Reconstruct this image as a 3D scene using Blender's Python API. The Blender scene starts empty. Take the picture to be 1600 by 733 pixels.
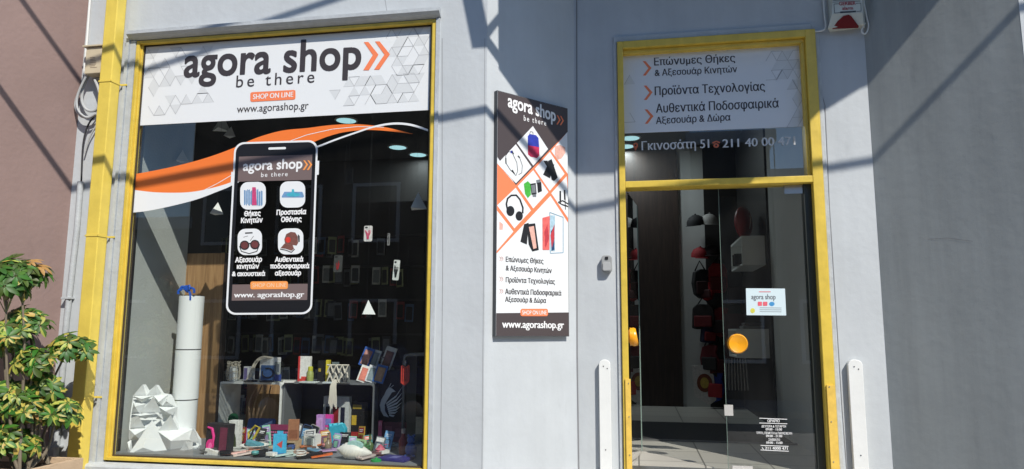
import bpy, bmesh, math, random
import numpy as np
from mathutils import Vector, Matrix
random.seed(7)
sc = bpy.context.scene
COL = sc.collection
V = Vector
# ------------------------------------------------------------------ camera, world, sun, exposure
CAM = V((0, -4.4, 1.6)); FPX = 1099.36
PIT, YAW, ROL = 0.135328, 0.174, 0.0041553
FW = V((-math.sin(YAW)*math.cos(PIT), math.cos(YAW)*math.cos(PIT), math.sin(PIT)))
RT0 = V((math.cos(YAW), math.sin(YAW), 0)); UP0 = RT0.cross(FW)
RT = RT0*math.cos(ROL) + UP0*math.sin(ROL); UP = UP0*math.cos(ROL) - RT0*math.sin(ROL)
cd = bpy.data.cameras.new('camera'); cam = bpy.data.objects.new('camera', cd); COL.objects.link(cam)
cam.matrix_world = Matrix(((RT.x, UP.x, -FW.x, CAM.x), (RT.y, UP.y, -FW.y, CAM.y), (RT.z, UP.z, -FW.z, CAM.z), (0, 0, 0, 1)))
cd.sensor_width = 36; cd.lens = FPX/1600*36; cd.clip_end = 500; cd.clip_start = 0.05
sc.camera = cam
SUN = V((-0.8, 1.0, -1.26)).normalized()          # direction the light travels
w = bpy.data.worlds.new("World"); sc.world = w; w.use_nodes = True
nt = w.node_tree; bg = nt.nodes['Background']; sky = nt.nodes.new('ShaderNodeTexSky')
sky.sky_type = 'NISHITA'; sky.sun_disc = False
sky.sun_elevation = math.asin(-SUN.z); sky.sun_rotation = math.atan2(-SUN.x, -SUN.y)
sky.ozone_density = 3.5; sky.air_density = 1.0; sky.dust_density = 0.6
tint = nt.nodes.new('ShaderNodeMix'); tint.data_type = 'RGBA'; tint.blend_type = 'MULTIPLY'; tint.inputs[0].default_value = 1.0; tint.inputs[7].default_value = (0.76, 0.97, 1.14, 1)
nt.links.new(sky.outputs[0], tint.inputs[6]); nt.links.new(tint.outputs[2], bg.inputs[0]); bg.inputs[1].default_value = 0.12
ld = bpy.data.lights.new('sun', 'SUN'); ld.energy = 5.0; ld.angle = math.radians(0.53); ld.color = (1, 0.95, 0.87)
sun = bpy.data.objects.new('sun', ld); COL.objects.link(sun)
sun.rotation_euler = SUN.to_track_quat('-Z', 'Y').to_euler(); sun.location = (6, -8, 10)
sc.view_settings.view_transform = 'Standard'; sc.view_settings.look = 'None'
sc.view_settings.exposure = 0.05; sc.view_settings.gamma = 1
sc.cycles.max_bounces = 8; sc.cycles.transparent_max_bounces = 16
# ------------------------------------------------------------------ picture measurements to places on real planes
def ray(x, y): return FW*FPX + RT*(x-800) + UP*(366.5-y)
def onY(x, y, Y=0.0):
    d = ray(x, y); return CAM + d*((Y-CAM.y)/d.y)
def onX(x, y, X):
    d = ray(x, y); return CAM + d*((X-CAM.x)/d.x)
def onZ(x, y, Z):
    d = ray(x, y); return CAM + d*((Z-CAM.z)/d.z)
class Plane:
    def __init__(s, o, u):
        s.o = V(o); s.u = V(u).normalized(); s.w = V((0, 0, 1)); s.n = s.u.cross(s.w).normalized()
        if s.n.dot(CAM-s.o) < 0: s.n = -s.n
    def off(s, k): return Plane(s.o + s.n*k, s.u)
    def at(s, x, y):
        d = ray(x, y); return CAM + d*((s.o-CAM).dot(s.n)/d.dot(s.n))
    def uv(s, x, y):
        p = s.at(x, y) - s.o; return p.dot(s.u), p.z
    def P(s, u, v, k=0.0): return s.o + s.u*u + s.w*v + s.n*k
# ------------------------------------------------------------------ materials
MC = {}
def mat(name, col, rough=0.6, var=0.0, scale=6.0, bump=0.0, bscale=60.0, metal=0.0, coat=0.0, emit=0.0, col2=None, stretch=(1, 1, 1), alpha=1.0, streak=0.0, spec=None, grime=0.0):
    if name in MC: return MC[name]
    m = bpy.data.materials.new(name); m.use_nodes = True; t = m.node_tree; b = t.nodes['Principled BSDF']
    b.inputs['Base Color'].default_value = (*col, 1); b.inputs['Roughness'].default_value = rough
    b.inputs['Metallic'].default_value = metal; b.inputs['Coat Weight'].default_value = coat
    if spec is not None: b.inputs['Specular IOR Level'].default_value = spec
    b.inputs['Alpha'].default_value = alpha
    if emit: b.inputs['Emission Color'].default_value = (*col, 1); b.inputs['Emission Strength'].default_value = emit
    tc = t.nodes.new('ShaderNodeTexCoord'); mp = t.nodes.new('ShaderNodeMapping'); mp.inputs['Scale'].default_value = stretch
    t.links.new(tc.outputs['Object'], mp.inputs[0])
    if var or col2:
        n = t.nodes.new('ShaderNodeTexNoise'); n.inputs['Scale'].default_value = scale; n.inputs['Detail'].default_value = 8; n.inputs['Roughness'].default_value = 0.6
        t.links.new(mp.outputs[0], n.inputs['Vector'])
        r = t.nodes.new('ShaderNodeValToRGB'); r.color_ramp.elements[0].position = 0.32; r.color_ramp.elements[1].position = 0.68
        c2 = col2 or tuple(c*(1-var) for c in col)
        r.color_ramp.elements[0].color = (*c2, 1); r.color_ramp.elements[1].color = (*(tuple(min(1, c*(1+var*0.5)) for c in col) if not col2 else col), 1)
        t.links.new(n.outputs[0], r.inputs[0]); out = r.outputs[0]
        if streak:
            mp2 = t.nodes.new('ShaderNodeMapping'); mp2.inputs['Scale'].default_value = (7, 7, 0.5); t.links.new(tc.outputs['Object'], mp2.inputs[0])
            n2 = t.nodes.new('ShaderNodeTexNoise'); n2.inputs['Scale'].default_value = 1.0; n2.inputs['Detail'].default_value = 10; n2.inputs['Roughness'].default_value = 0.7
            t.links.new(mp2.outputs[0], n2.inputs['Vector'])
            r2 = t.nodes.new('ShaderNodeValToRGB'); r2.color_ramp.elements[0].position = 0.3; r2.color_ramp.elements[1].position = 0.6
            r2.color_ramp.elements[0].color = (1-streak, 1-streak, 1-streak, 1); r2.color_ramp.elements[1].color = (1, 1, 1, 1)
            t.links.new(n2.outputs[0], r2.inputs[0])
            mx = t.nodes.new('ShaderNodeMix'); mx.data_type = 'RGBA'; mx.blend_type = 'MULTIPLY'; mx.inputs[0].default_value = 1
            t.links.new(out, mx.inputs[6]); t.links.new(r2.outputs[0], mx.inputs[7]); out = mx.outputs[2]
        t.links.new(out, b.inputs['Base Color'])
    if grime:
        src = b.inputs['Base Color'].links[0].from_socket
        for sc_g, p0, p1, amt, st in ((0.55, 0.35, 0.62, grime, (1, 1, 1)), (5.0, 0.60, 0.72, grime*1.5, (1, 1, 0.35)), (40.0, 0.66, 0.74, grime*1.6, (1, 1, 1))):
            mg = t.nodes.new('ShaderNodeMapping'); mg.inputs['Scale'].default_value = st; mg.inputs['Location'].default_value = (sc_g, 3.1, 1.7); t.links.new(tc.outputs['Object'], mg.inputs[0])
            ng = t.nodes.new('ShaderNodeTexNoise'); ng.inputs['Scale'].default_value = sc_g; ng.inputs['Detail'].default_value = 10; ng.inputs['Roughness'].default_value = 0.65; t.links.new(mg.outputs[0], ng.inputs['Vector'])
            rg = t.nodes.new('ShaderNodeMapRange'); rg.inputs[1].default_value = p0; rg.inputs[2].default_value = p1; rg.inputs[3].default_value = 1.0; rg.inputs[4].default_value = 1-amt; t.links.new(ng.outputs[0], rg.inputs[0])
            xg = t.nodes.new('ShaderNodeMix'); xg.data_type = 'RGBA'; xg.blend_type = 'MULTIPLY'; xg.inputs[0].default_value = 1; t.links.new(src, xg.inputs[6]); t.links.new(rg.outputs[0], xg.inputs[7]); src = xg.outputs[2]
        t.links.new(src, b.inputs['Base Color'])
    if bump:
        n = t.nodes.new('ShaderNodeTexNoise'); n.inputs['Scale'].default_value = bscale; n.inputs['Detail'].default_value = 6
        t.links.new(mp.outputs[0], n.inputs['Vector'])
        bp = t.nodes.new('ShaderNodeBump'); bp.inputs['Strength'].default_value = bump; bp.inputs['Distance'].default_value = 0.02
        t.links.new(n.outputs[0], bp.inputs['Height']); t.links.new(bp.outputs[0], b.inputs['Normal'])
    MC[name] = m; return m
def flatc(r, g, b, rough=0.5, **k):
    def l(c): c /= 255; return c/12.92 if c < 0.04045 else ((c+0.055)/1.055)**2.4
    c = (l(r), l(g), l(b)); k.setdefault('var', 0.22); k.setdefault('scale', 45); return mat('paint_%d_%d_%d_%s' % (r, g, b, rough), c, rough, **k)
def glassmat(name, tint=0.93, rf=1.8, ior=1.5, dust=0.008):
    m = bpy.data.materials.new(name); m.use_nodes = True; t = m.node_tree
    for n in list(t.nodes):
        if n.type != 'OUTPUT_MATERIAL': t.nodes.remove(n)
    o = [n for n in t.nodes if n.type == 'OUTPUT_MATERIAL'][0]
    fr = t.nodes.new('ShaderNodeFresnel'); fr.inputs[0].default_value = ior
    ml = t.nodes.new('ShaderNodeMath'); ml.operation = 'MULTIPLY'; ml.inputs[1].default_value = rf; ml.use_clamp = True
    tr = t.nodes.new('ShaderNodeBsdfTransparent'); tr.inputs[0].default_value = (tint*0.97, tint, tint*0.985, 1)
    gl = t.nodes.new('ShaderNodeBsdfGlossy'); gl.inputs['Roughness'].default_value = 0.0; gl.inputs[0].default_value = (1, 1, 1, 1)
    mx = t.nodes.new('ShaderNodeMixShader')
    gn = t.nodes.new('ShaderNodeNewGeometry'); mi = t.nodes.new('ShaderNodeMapRange'); mi.inputs[3].default_value = ior; mi.inputs[4].default_value = 1/ior
    t.links.new(gn.outputs['Backfacing'], mi.inputs[0]); t.links.new(mi.outputs[0], fr.inputs[0])
    t.links.new(fr.outputs[0], ml.inputs[0]); t.links.new(ml.outputs[0], mx.inputs[0]); t.links.new(tr.outputs[0], mx.inputs[1]); t.links.new(gl.outputs[0], mx.inputs[2]); 
    df_ = t.nodes.new('ShaderNodeBsdfDiffuse'); df_.inputs[0].default_value = (0.75, 0.74, 0.70, 1)
    tc = t.nodes.new('ShaderNodeTexCoord'); mp = t.nodes.new('ShaderNodeMapping'); mp.inputs['Scale'].default_value = (3, 3, 0.6); mp.inputs['Rotation'].default_value = (0, 0.5, 0)
    ns = t.nodes.new('ShaderNodeTexNoise'); ns.inputs['Scale'].default_value = 2.5; ns.inputs['Detail'].default_value = 9; ns.inputs['Roughness'].default_value = 0.7
    mr = t.nodes.new('ShaderNodeMapRange'); mr.inputs[1].default_value = 0.42; mr.inputs[2].default_value = 0.75; mr.inputs[3].default_value = 0.003; mr.inputs[4].default_value = dust
    m2 = t.nodes.new('ShaderNodeMixShader'); t.links.new(tc.outputs['Object'], mp.inputs[0]); t.links.new(mp.outputs[0], ns.inputs['Vector']); t.links.new(ns.outputs[0], mr.inputs[0]); t.links.new(mr.outputs[0], m2.inputs[0])
    t.links.new(mx.outputs[0], m2.inputs[1]); t.links.new(df_.outputs[0], m2.inputs[2]); t.links.new(m2.outputs[0], o.inputs[0])
    return m
def wood(name, c1, c2, scale=3.0, axis='z', rough=0.5, planks=0):
    m = bpy.data.materials.new(name); m.use_nodes = True; t = m.node_tree; b = t.nodes['Principled BSDF']; b.inputs['Roughness'].default_value = rough
    tc = t.nodes.new('ShaderNodeTexCoord'); mp = t.nodes.new('ShaderNodeMapping')
    mp.inputs['Scale'].default_value = {'z': (14, 14, 1), 'x': (1, 14, 14)}[axis]
    n = t.nodes.new('ShaderNodeTexNoise'); n.inputs['Scale'].default_value = scale; n.inputs['Detail'].default_value = 8; n.inputs['Distortion'].default_value = 0.8
    r = t.nodes.new('ShaderNodeValToRGB'); r.color_ramp.elements[0].position = 0.3; r.color_ramp.elements[1].position = 0.7
    r.color_ramp.elements[0].color = (*c2, 1); r.color_ramp.elements[1].color = (*c1, 1)
    t.links.new(tc.outputs['Object'], mp.inputs[0]); t.links.new(mp.outputs[0], n.inputs['Vector']); t.links.new(n.outputs[0], r.inputs[0]); t.links.new(r.outputs[0], b.inputs['Base Color'])
    return m
WALL = mat('grey_wall_paint', (0.51, 0.54, 0.56), 0.75, var=0.07, scale=2.2, bump=0.10, bscale=22, streak=0.06, grime=0.05)
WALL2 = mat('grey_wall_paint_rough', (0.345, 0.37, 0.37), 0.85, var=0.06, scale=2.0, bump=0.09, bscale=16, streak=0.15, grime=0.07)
TRIM = mat('grey_trim_paint', (0.47, 0.50, 0.52), 0.55, var=0.12, scale=12, bump=0.15, bscale=40, grime=0.08)
PINK = mat('old_pink_render', (0.275, 0.19, 0.17), 0.85, var=0.09, scale=2.0, bump=0.15, bscale=30, grime=0.06)
YEL = mat('yellow_gloss_paint', (0.74, 0.53, 0.075), 0.42, var=0.14, scale=9, bump=0.08, bscale=30, streak=0.14, grime=0.10)
YEL2 = mat('yellow_pipe_paint', (0.76, 0.58, 0.10), 0.42, var=0.10, scale=7, bump=0.08, bscale=30, streak=0.06, grime=0.06)
YELD = mat('yellow_strip_paint', (0.78, 0.52, 0.10), 0.45, var=0.15, scale=20)
WHITE = mat('white_paint', (0.74, 0.75, 0.73), 0.5, var=0.05, scale=8, bump=0.05)
PAPER = mat('white_card', (0.80, 0.82, 0.82), 0.7)
BLACK = mat('black_print', (0.012, 0.012, 0.014), 0.4)
BLKP = mat('black_plastic', (0.02, 0.02, 0.022), 0.35)
DARK = mat('dark_brown_print', (0.068, 0.052, 0.052), 0.45)
DKTX = mat('charcoal_lettering', (0.045, 0.038, 0.042), 0.5)
TAUPE = mat('taupe_print', (0.17, 0.125, 0.12), 0.45)
ORG = mat('orange_vinyl', (0.83, 0.19, 0.035), 0.4)
SALM = mat('orange_print', (0.86, 0.22, 0.09), 0.45)
WVIN = mat('white_vinyl', (0.76, 0.78, 0.79), 0.4)
BRD = mat('white_print', (0.74, 0.76, 0.77), 0.4)
WTX = mat('white_lettering', (0.80, 0.80, 0.80), 0.5)
GTX = mat('grey_lettering', (0.45, 0.46, 0.46), 0.5)
STEEL = mat('brushed_steel', (0.55, 0.55, 0.55), 0.35, metal=0.9)
GLASS = glassmat('window_glass'); GLASS2 = glassmat('door_glass', 0.88, 2.7, dust=0.012)
CLEAR = glassmat('clear_plastic', 0.85, 2.2)
WOOD = wood('oak_board', (0.44, 0.265, 0.125), (0.25, 0.135, 0.06))
DWOOD = wood('dark_wood_panel', (0.045, 0.028, 0.022), (0.022, 0.014, 0.012))
# ------------------------------------------------------------------ objects
def tag(o, label=None, cat=None, group=None, kind=None):
    if label: o['label'] = label
    if cat: o['category'] = cat
    if group: o['group'] = group
    if kind: o['kind'] = kind
    return o
def thing(name, label, cat, loc, group=None):
    o = bpy.data.objects.new(name, None); COL.objects.link(o); o.location = V(loc); o.empty_display_size = 0.1
    return tag(o, label, cat, group)
def wloc(o):
    p = V((0, 0, 0))
    while o: p = p + o.location; o = o.parent
    return p
class MB:
    def __init__(s): s.v = []; s.f = []; s.s = []; s.ch = []
    def each(s, name, m, parent, **k):      # one part per added piece
        for vs, fs, sm in s.ch: MB().add(vs, fs, sm).build(name, m, parent, **k)
    def add(s, vs, fs, smooth=False):
        s.ch.append((vs, fs, smooth)); b = len(s.v); s.v += [V(v) for v in vs]; s.f += [tuple(b+i for i in f) for f in fs]; s.s += [smooth]*len(fs); return s
    def box(s, lo, hi, M=None):
        x0, y0, z0 = lo; x1, y1, z1 = hi
        vs = [V(p) for p in ((x0,y0,z0),(x1,y0,z0),(x1,y1,z0),(x0,y1,z0),(x0,y0,z1),(x1,y0,z1),(x1,y1,z1),(x0,y1,z1))]
        if M: vs = [M @ v for v in vs]
        return s.add(vs, [(0,3,2,1),(4,5,6,7),(0,1,5,4),(1,2,6,5),(2,3,7,6),(3,0,4,7)])
    def prism(s, poly, d, smooth=False):           # poly: 3D points, extruded by vector d
        n = len(poly); d = V(d)
        vs = [V(p) for p in poly] + [V(p)+d for p in poly]
        return s.add(vs, [tuple(range(n))[::-1], tuple(range(n, 2*n))] + [(i, (i+1) % n, n+(i+1) % n, n+i) for i in range(n)], smooth)
    def poly(s, pts): return s.add(pts, [tuple(range(len(pts)))])
    def tube(s, path, r, n=8, close=True):
        path = [V(p) for p in path]; rs = r if isinstance(r, (list, tuple)) else [r]*len(path)
        prev = None; vs = []
        for i, p in enumerate(path):
            t = (path[min(i+1, len(path)-1)] - path[max(i-1, 0)]).normalized()
            if prev is None: prev = t.orthogonal().normalized()
            a = (prev - t*prev.dot(t)); a = a.normalized() if a.length > 1e-6 else t.orthogonal().normalized(); prev = a; b = t.cross(a)
            for k in range(n):
                an = 2*math.pi*k/n; vs.append(p + (a*math.cos(an) + b*math.sin(an))*rs[i])
        fs = [(i*n+k, i*n+(k+1) % n, (i+1)*n+(k+1) % n, (i+1)*n+k) for i in range(len(path)-1) for k in range(n)]
        if close: fs += [tuple(range(n))[::-1], tuple((len(path)-1)*n+k for k in range(n))]
        return s.add(vs, fs, True)
    def lathe(s, prof, c, n=24, axis='z', M=None):  # prof [(r,h)]
        vs = []; c = V(c)
        for r, h in prof:
            for k in range(n):
                a = 2*math.pi*k/n
                p = V((r*math.cos(a), r*math.sin(a), h))
                if axis == 'y': p = V((p.x, h, p.y))
                if M: p = M @ p
                vs.append(c+p)
        m = len(prof)
        fs = [(i*n+k, i*n+(k+1) % n, (i+1)*n+(k+1) % n, (i+1)*n+k) for i in range(m-1) for k in range(n)] + [tuple(range(n))[::-1], tuple((m-1)*n+k for k in range(n))]
        return s.add(vs, fs, True)
    def ball(s, c, r, n=10, sc_=(1, 1, 1)):
        m = n; prof = [(math.sin(math.pi*i/m)*r + 1e-5, -math.cos(math.pi*i/m)*r) for i in range(m+1)]
        M = Matrix.Diagonal(V(sc_)); return s.lathe(prof, c, n*2, M=M)
    def build(s, name, m, parent=None, bevel=0.0, label=None, fixn=True):
        me = bpy.data.meshes.new(name); base = wloc(parent) if parent else V((0, 0, 0))
        me.from_pydata([v-base for v in s.v], [], s.f)
        me.polygons.foreach_set('use_smooth', s.s)
        if fixn:
            bm = bmesh.new(); bm.from_mesh(me); bmesh.ops.recalc_face_normals(bm, faces=bm.faces); bm.to_mesh(me); bm.free()
        if any(s.s): me.set_sharp_from_angle(angle=math.radians(42))
        me.materials.append(m)
        o = bpy.data.objects.new(name, me); COL.objects.link(o)
        if parent: o.parent = parent
        if bevel:
            b = o.modifiers.new('bevel', 'BEVEL'); b.width = bevel; b.segments = 2; b.limit_method = 'ANGLE'
        if label: o['label'] = label
        return o
def copy_tree(o, parent=None):
    c = o.copy(); COL.objects.link(c); c.parent = parent
    for ch in list(o.children): copy_tree(ch, c)
    return c
def smart(mb):   # smooth flags off on everything
    mb.s = [False]*len(mb.s); return mb
# ------------------------------------------------------------------ lettering: outlines to spans of thin quads
def glyph_spans(text, bold, rows, sp=1.0):
    c = bpy.data.curves.new('tmp', 'FONT'); c.body = text; c.size = 1; c.fill_mode = 'NONE'; c.resolution_u = 6; c.space_character = sp
    o = bpy.data.objects.new('tmp', c); COL.objects.link(o)
    dg = bpy.context.evaluated_depsgraph_get(); dg.update(); ev = o.evaluated_get(dg); me = ev.to_mesh()
    n = len(me.vertices); co = np.empty(n*3); me.vertices.foreach_get('co', co); co = co.reshape(-1, 3)[:, :2].copy()
    par = list(range(n))
    def find(a):
        while par[a] != a: par[a] = par[par[a]]; a = par[a]
        return a
    for e in me.edges:
        a, b = find(e.vertices[0]), find(e.vertices[1])
        if a != b: par[max(a, b)] = min(a, b)
    comp = {}
    for i in range(n): comp.setdefault(find(i), []).append(i)
    ev.to_mesh_clear(); bpy.data.objects.remove(o); bpy.data.curves.remove(c)
    A = []; B = []
    for ids in comp.values():
        if len(ids) < 3: continue
        p = co[ids]; A.append(p); B.append(np.roll(p, -1, 0))
    A = np.concatenate(A); B = np.concatenate(B)
    y0, y1 = A[:, 1].min()-bold, A[:, 1].max()+bold; dy = (y1-y0)/rows
    base = []
    for r in range(rows):
        y = y0 + (r+0.5)*dy
        up = (A[:, 1] <= y) & (B[:, 1] > y); dn = (A[:, 1] > y) & (B[:, 1] <= y); k = up | dn
        if not k.any(): base.append([]); continue
        a, b = A[k], B[k]; x = a[:, 0] + (y-a[:, 1])/(b[:, 1]-a[:, 1])*(b[:, 0]-a[:, 0]); s = np.where(up[k], 1, -1)
        o_ = np.argsort(x); wn = 0; sp_ = []; st = None
        for i in o_:
            nw = wn + s[i]
            if wn == 0 and nw != 0: st = x[i]
            if wn != 0 and nw == 0: sp_.append((st, x[i]))
            wn = nw
        base.append(sp_)
    if bold > 0:
        out = []; K = int(bold/dy)
        for r in range(rows):
            al = []
            for q in range(max(0, r-K), min(rows, r+K+1)):
                e = math.sqrt(max(0, bold*bold - ((q-r)*dy)**2))
                al += [(a-e, b+e) for a, b in base[q]]
            al.sort(); mg = []
            for a, b in al:
                if mg and a <= mg[-1][1]: mg[-1][1] = max(mg[-1][1], b)
                else: mg.append([a, b])
            out.append(mg)
        base = out
    return base, y0, dy, A[:, 0].min()-bold, A[:, 0].max()+bold, A[:, 1].max()+bold
def text_on(mb, pl, s, p0, p1, hpx, bold=0.0, k=0.001, rows=None, sp=1.0):
    """lettering laid on a real plane between two measured baseline ends"""
    u0, v0 = pl.uv(*p0); u1, v1 = pl.uv(*p1); _, vt = pl.uv(p0[0], p0[1]-hpx)
    rows = rows or max(26, int(hpx*2.6))
    spans, y0, dy, xa, xb, ya = glyph_spans(s, bold, rows, sp)
    sx = (u1-u0)/(xb-xa); sy = (vt-v0)/ya; sl = (v1-v0)/(u1-u0)
    for r, row in enumerate(spans):
        for a, b in row:
            ya_, yb_ = (y0+r*dy)*sy, (y0+(r+1)*dy)*sy; ua, ub = (a-xa)*sx, (b-xa)*sx
            mb.add([pl.P(u0+ua, v0+ya_+sl*ua, k), pl.P(u0+ub, v0+ya_+sl*ub, k), pl.P(u0+ub, v0+yb_+sl*ub, k), pl.P(u0+ua, v0+yb_+sl*ua, k)], [(0, 1, 2, 3)])
    return mb
def shape(mb, pl, pts, k=0.001, thick=0.0):
    P = [pl.at(*p) + pl.n*k for p in pts]
    if thick: mb.prism(P, -pl.n*thick)
    else: mb.poly(P)
    return mb
def strip(mb, pl, pts, wpx, k=0.001):
    for (x0, y0), (x1, y1) in zip(pts[:-1], pts[1:]):
        d = V((x1-x0, y1-y0)); 
        if d.length < 1e-6: continue
        n = V((-d.y, d.x)).normalized()*wpx/2; e = d.normalized()*wpx*0.15
        shape(mb, pl, [(x0+n.x-e.x, y0+n.y-e.y), (x1+n.x+e.x, y1+n.y+e.y), (x1-n.x+e.x, y1-n.y+e.y), (x0-n.x-e.x, y0-n.y-e.y)], k)
    return mb
def rrect(x0, y0, x1, y1, r, sl=0.0, n=5):
    out = []
    for cx, cy, a0 in ((x1-r, y0+r, -90), (x1-r, y1-r, 0), (x0+r, y1-r, 90), (x0+r, y0+r, 180)):
        for i in range(n+1):
            a = math.radians(a0+90*i/n); x = cx+r*math.cos(a); y = cy+r*math.sin(a); out.append((x, y+sl*(x-x0)))
    return out
def ell(cx, cy, rx, ry, n=18, a0=0, a1=360, rot=0):
    c, s_ = math.cos(math.radians(rot)), math.sin(math.radians(rot)); o = []
    full = abs(a1-a0) >= 360
    for i in range(n if full else n+1):
        a = math.radians(a0+(a1-a0)*i/n); x, y = rx*math.cos(a), ry*math.sin(a); o.append((cx+x*c-y*s_, cy+x*s_+y*c))
    return o
# ------------------------------------------------------------------ key dimensions
D = 0.578                                  # depth of the door recess
X1, X2, X3, X4 = -0.949, -0.416, 1.590, 2.267
XP = -4.03                                 # party line with the pink building
FLOOR = 0.68
GY = 0.045                                 # display glass
DG = D + 0.055                             # door glass
PF = Plane((0, 0, 0), (1, 0, 0)); PG = Plane((0, GY, 0), (1, 0, 0)); PD = Plane((0, D, 0), (1, 0, 0)); PDG = Plane((0, DG, 0), (1, 0, 0))
PS = Plane((X1, 0, 0), (X2-X1, D, 0)); BT = 0.035; PB = PS.off(BT)
WL = (onY(208, 130).x + onY(163, 715).x)/2; WR = (onY(681.5, 30).x + onY(668, 715).x)/2
WT = (onY(215, 65).z + onY(682, 29).z)/2; WB = (onY(180, 720).z + onY(655, 738).z)/2
DL = (onY(963, 70, D).x + onY(976, 700, D).x)/2; DR = (onY(1272, 50, D).x + onY(1309, 700, D).x)/2
DT = (onY(963, 67, D).z + onY(1272, 48, D).z)/2; DBT = (onY(975, 282.4, D).z+onY(1276, 277.5, D).z)/2; DBB = (onY(975, 292.7, D).z+onY(1276, 287.7, D).z)/2
print('window', WL, WR, WB, WT, 'door', DL, DR, DT, DBT, DBB)
TOPZ = 8.5; SOFF = 5.2
SIDEL = WL - 0.03                          # display side wall
# ================================================================== SETTING
g = MB(); g.box((-80, -90, -0.35), (80, 40, -0.13)); tag(g.build('ground', mat('earth', (0.12, 0.11, 0.10), 0.9)), kind='structure')
def paving(name, c1, c2, sx, sy, mortar=0.012, rot=0.0, off=0.0, rough=0.7):
    m = bpy.data.materials.new(name); m.use_nodes = True; t = m.node_tree; b = t.nodes['Principled BSDF']; b.inputs['Roughness'].default_value = rough
    tc = t.nodes.new('ShaderNodeTexCoord'); mp = t.nodes.new('ShaderNodeMapping'); mp.inputs['Rotation'].default_value = (0, 0, rot)
    br = t.nodes.new('ShaderNodeTexBrick'); br.inputs['Scale'].default_value = 1; br.inputs['Brick Width'].default_value = sx; br.inputs['Row Height'].default_value = sy
    br.inputs['Mortar Size'].default_value = mortar; br.offset = off; br.inputs['Color1'].default_value = (*c1, 1); br.inputs['Color2'].default_value = (*c2, 1); br.inputs['Mortar'].default_value = (c1[0]*0.35, c1[1]*0.35, c1[2]*0.35, 1)
    t.links.new(tc.outputs['Object'], mp.inputs[0]); t.links.new(mp.outputs[0], br.inputs['Vector']); t.links.new(br.outputs[0], b.inputs['Base Color'])
    return m
g = MB(); g.box((-60, -2.6, -0.2), (60, 0.0, 0.0)); g.box((X1-0.02, 0.0005, -0.2), (X4+0.02, D+0.02, 0.0)); tag(g.build('pavement', paving('paving_slabs', (0.36, 0.34, 0.31), (0.31, 0.30, 0.28), 0.4, 0.4)), kind='structure')
g = MB(); g.box((-60, -2.75, -0.2), (60, -2.604, 0.0)); tag(g.build('kerb', mat('kerb_stone', (0.4, 0.39, 0.37), 0.8, var=0.15)), kind='structure')
g = MB(); g.box((-60, -9.5, -0.2), (60, -2.754, -0.124)); tag(g.build('road', paving('street_setts', (0.21, 0.205, 0.195), (0.15, 0.148, 0.142), 0.5, 0.25, 0.02, off=0.5)), kind='structure')
g = MB(); g.box((-60, -12.0, -0.2), (60, -9.504, 0.0)); tag(g.build('far_pavement', paving('far_paving', (0.33, 0.32, 0.30), (0.28, 0.27, 0.26), 0.4, 0.4)), kind='structure')
# shop building ------------------------------------------------------
shop = thing('shop_building', 'grey painted shop building with yellow framed display window and recessed yellow framed doorway', 'building', (-1.0, 1.0, 0))
f = MB()
f.box((XP, 0.0, 0.0), (WL-0.04, 0.25, TOPZ)); f.box((WL-0.04, 0.0, 0.0), (WR+0.03, 0.25, WB-0.03)); f.box((WL-0.04, 0.0, WT+0.03), (WR+0.03, 0.25, TOPZ))
f.box((X1, 0.0, SOFF), (X4, 0.25, TOPZ)); 
f.box((WR+0.03, 0.0, 0.0), (X1, 0.25, TOPZ)); f.box((X4, 0.0, 0.0), (9.0, 0.25, TOPZ)); f.build('facade_wall', WALL, shop)
f = MB(); f.prism([(X1+0.001, 0.002, 0), (X2, D, 0), (X2-0.1, D+0.1, 0), (X1-0.1, 0.26, 0), (X1-0.1, 0.003, 0)], (0, 0, SOFF-0.002)); f.build('splayed_wall', WALL, shop)
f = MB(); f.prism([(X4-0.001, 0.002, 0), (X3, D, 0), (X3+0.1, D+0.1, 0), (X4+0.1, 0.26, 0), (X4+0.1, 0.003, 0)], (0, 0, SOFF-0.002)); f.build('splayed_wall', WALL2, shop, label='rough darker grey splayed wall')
f = MB(); fr = 0.035
f.box((X2-0.05, D+0.001, 0.0), (DL+fr, D+0.16, SOFF)); f.box((DR-fr, D+0.001, 0.0), (X3+0.05, D+0.16, SOFF)); f.box((DL+fr, D+0.001, DT-fr), (DR-fr, D+0.16, SOFF)); f.box((DL+fr, D+0.05, 0.0), (DR-fr, D+0.16, FLOOR-0.06)); f.build('entrance_wall', WALL, shop)
f = MB(); f.box((X1, 0.26, SOFF+0.002), (X4, D+0.17, SOFF+0.2)); f.build('recess_ceiling', WALL, shop)
f = MB()
lx = lambda y: X1+(X2-X1)*min(1, y/D)+0.002
rx = lambda y: X4+(X3-X4)*min(1, y/D)-0.002
for i in range(4):
    ya, yb = 0.10+0.12*i, (0.10+0.12*(i+1)-0.002 if i < 3 else D-0.001)
    f.prism([(lx(ya), ya, 0.001), (rx(ya), ya, 0.001), (rx(yb), yb, 0.001), (lx(yb), yb, 0.001)], (0, 0, 0.165*(i+1)))
f.each('step', mat('marble_step', (0.5, 0.49, 0.46), 0.4, var=0.1), shop)
f = MB(); cr = mat('wall_crack', (0.22, 0.22, 0.23), 0.9)
pts = [(1279, 60), (1282, 140), (1289, 165), (1293, 250), (1296, 320), (1306, 480), (1311, 560), (1316, 640), (1323, 733)]
strip(f, PD, pts, 1.0, 0.0015); strip(f, PD, [(901, -10), (901.5, 300), (902, 560), (904.5, 733)], 1.8, 0.0012)
strip(f, PF, [(691, 60), (691, 250), (692, 400), (690.5, 560), (688, 735)], 0.7, 0.0015); strip(f, PF, [(757.5, 60), (756.5, 300), (755, 500), (753, 733)], 0.5, 0.0012); strip(f, PF, [(601, -5), (605, 20)], 0.5, 0.0015)
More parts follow.
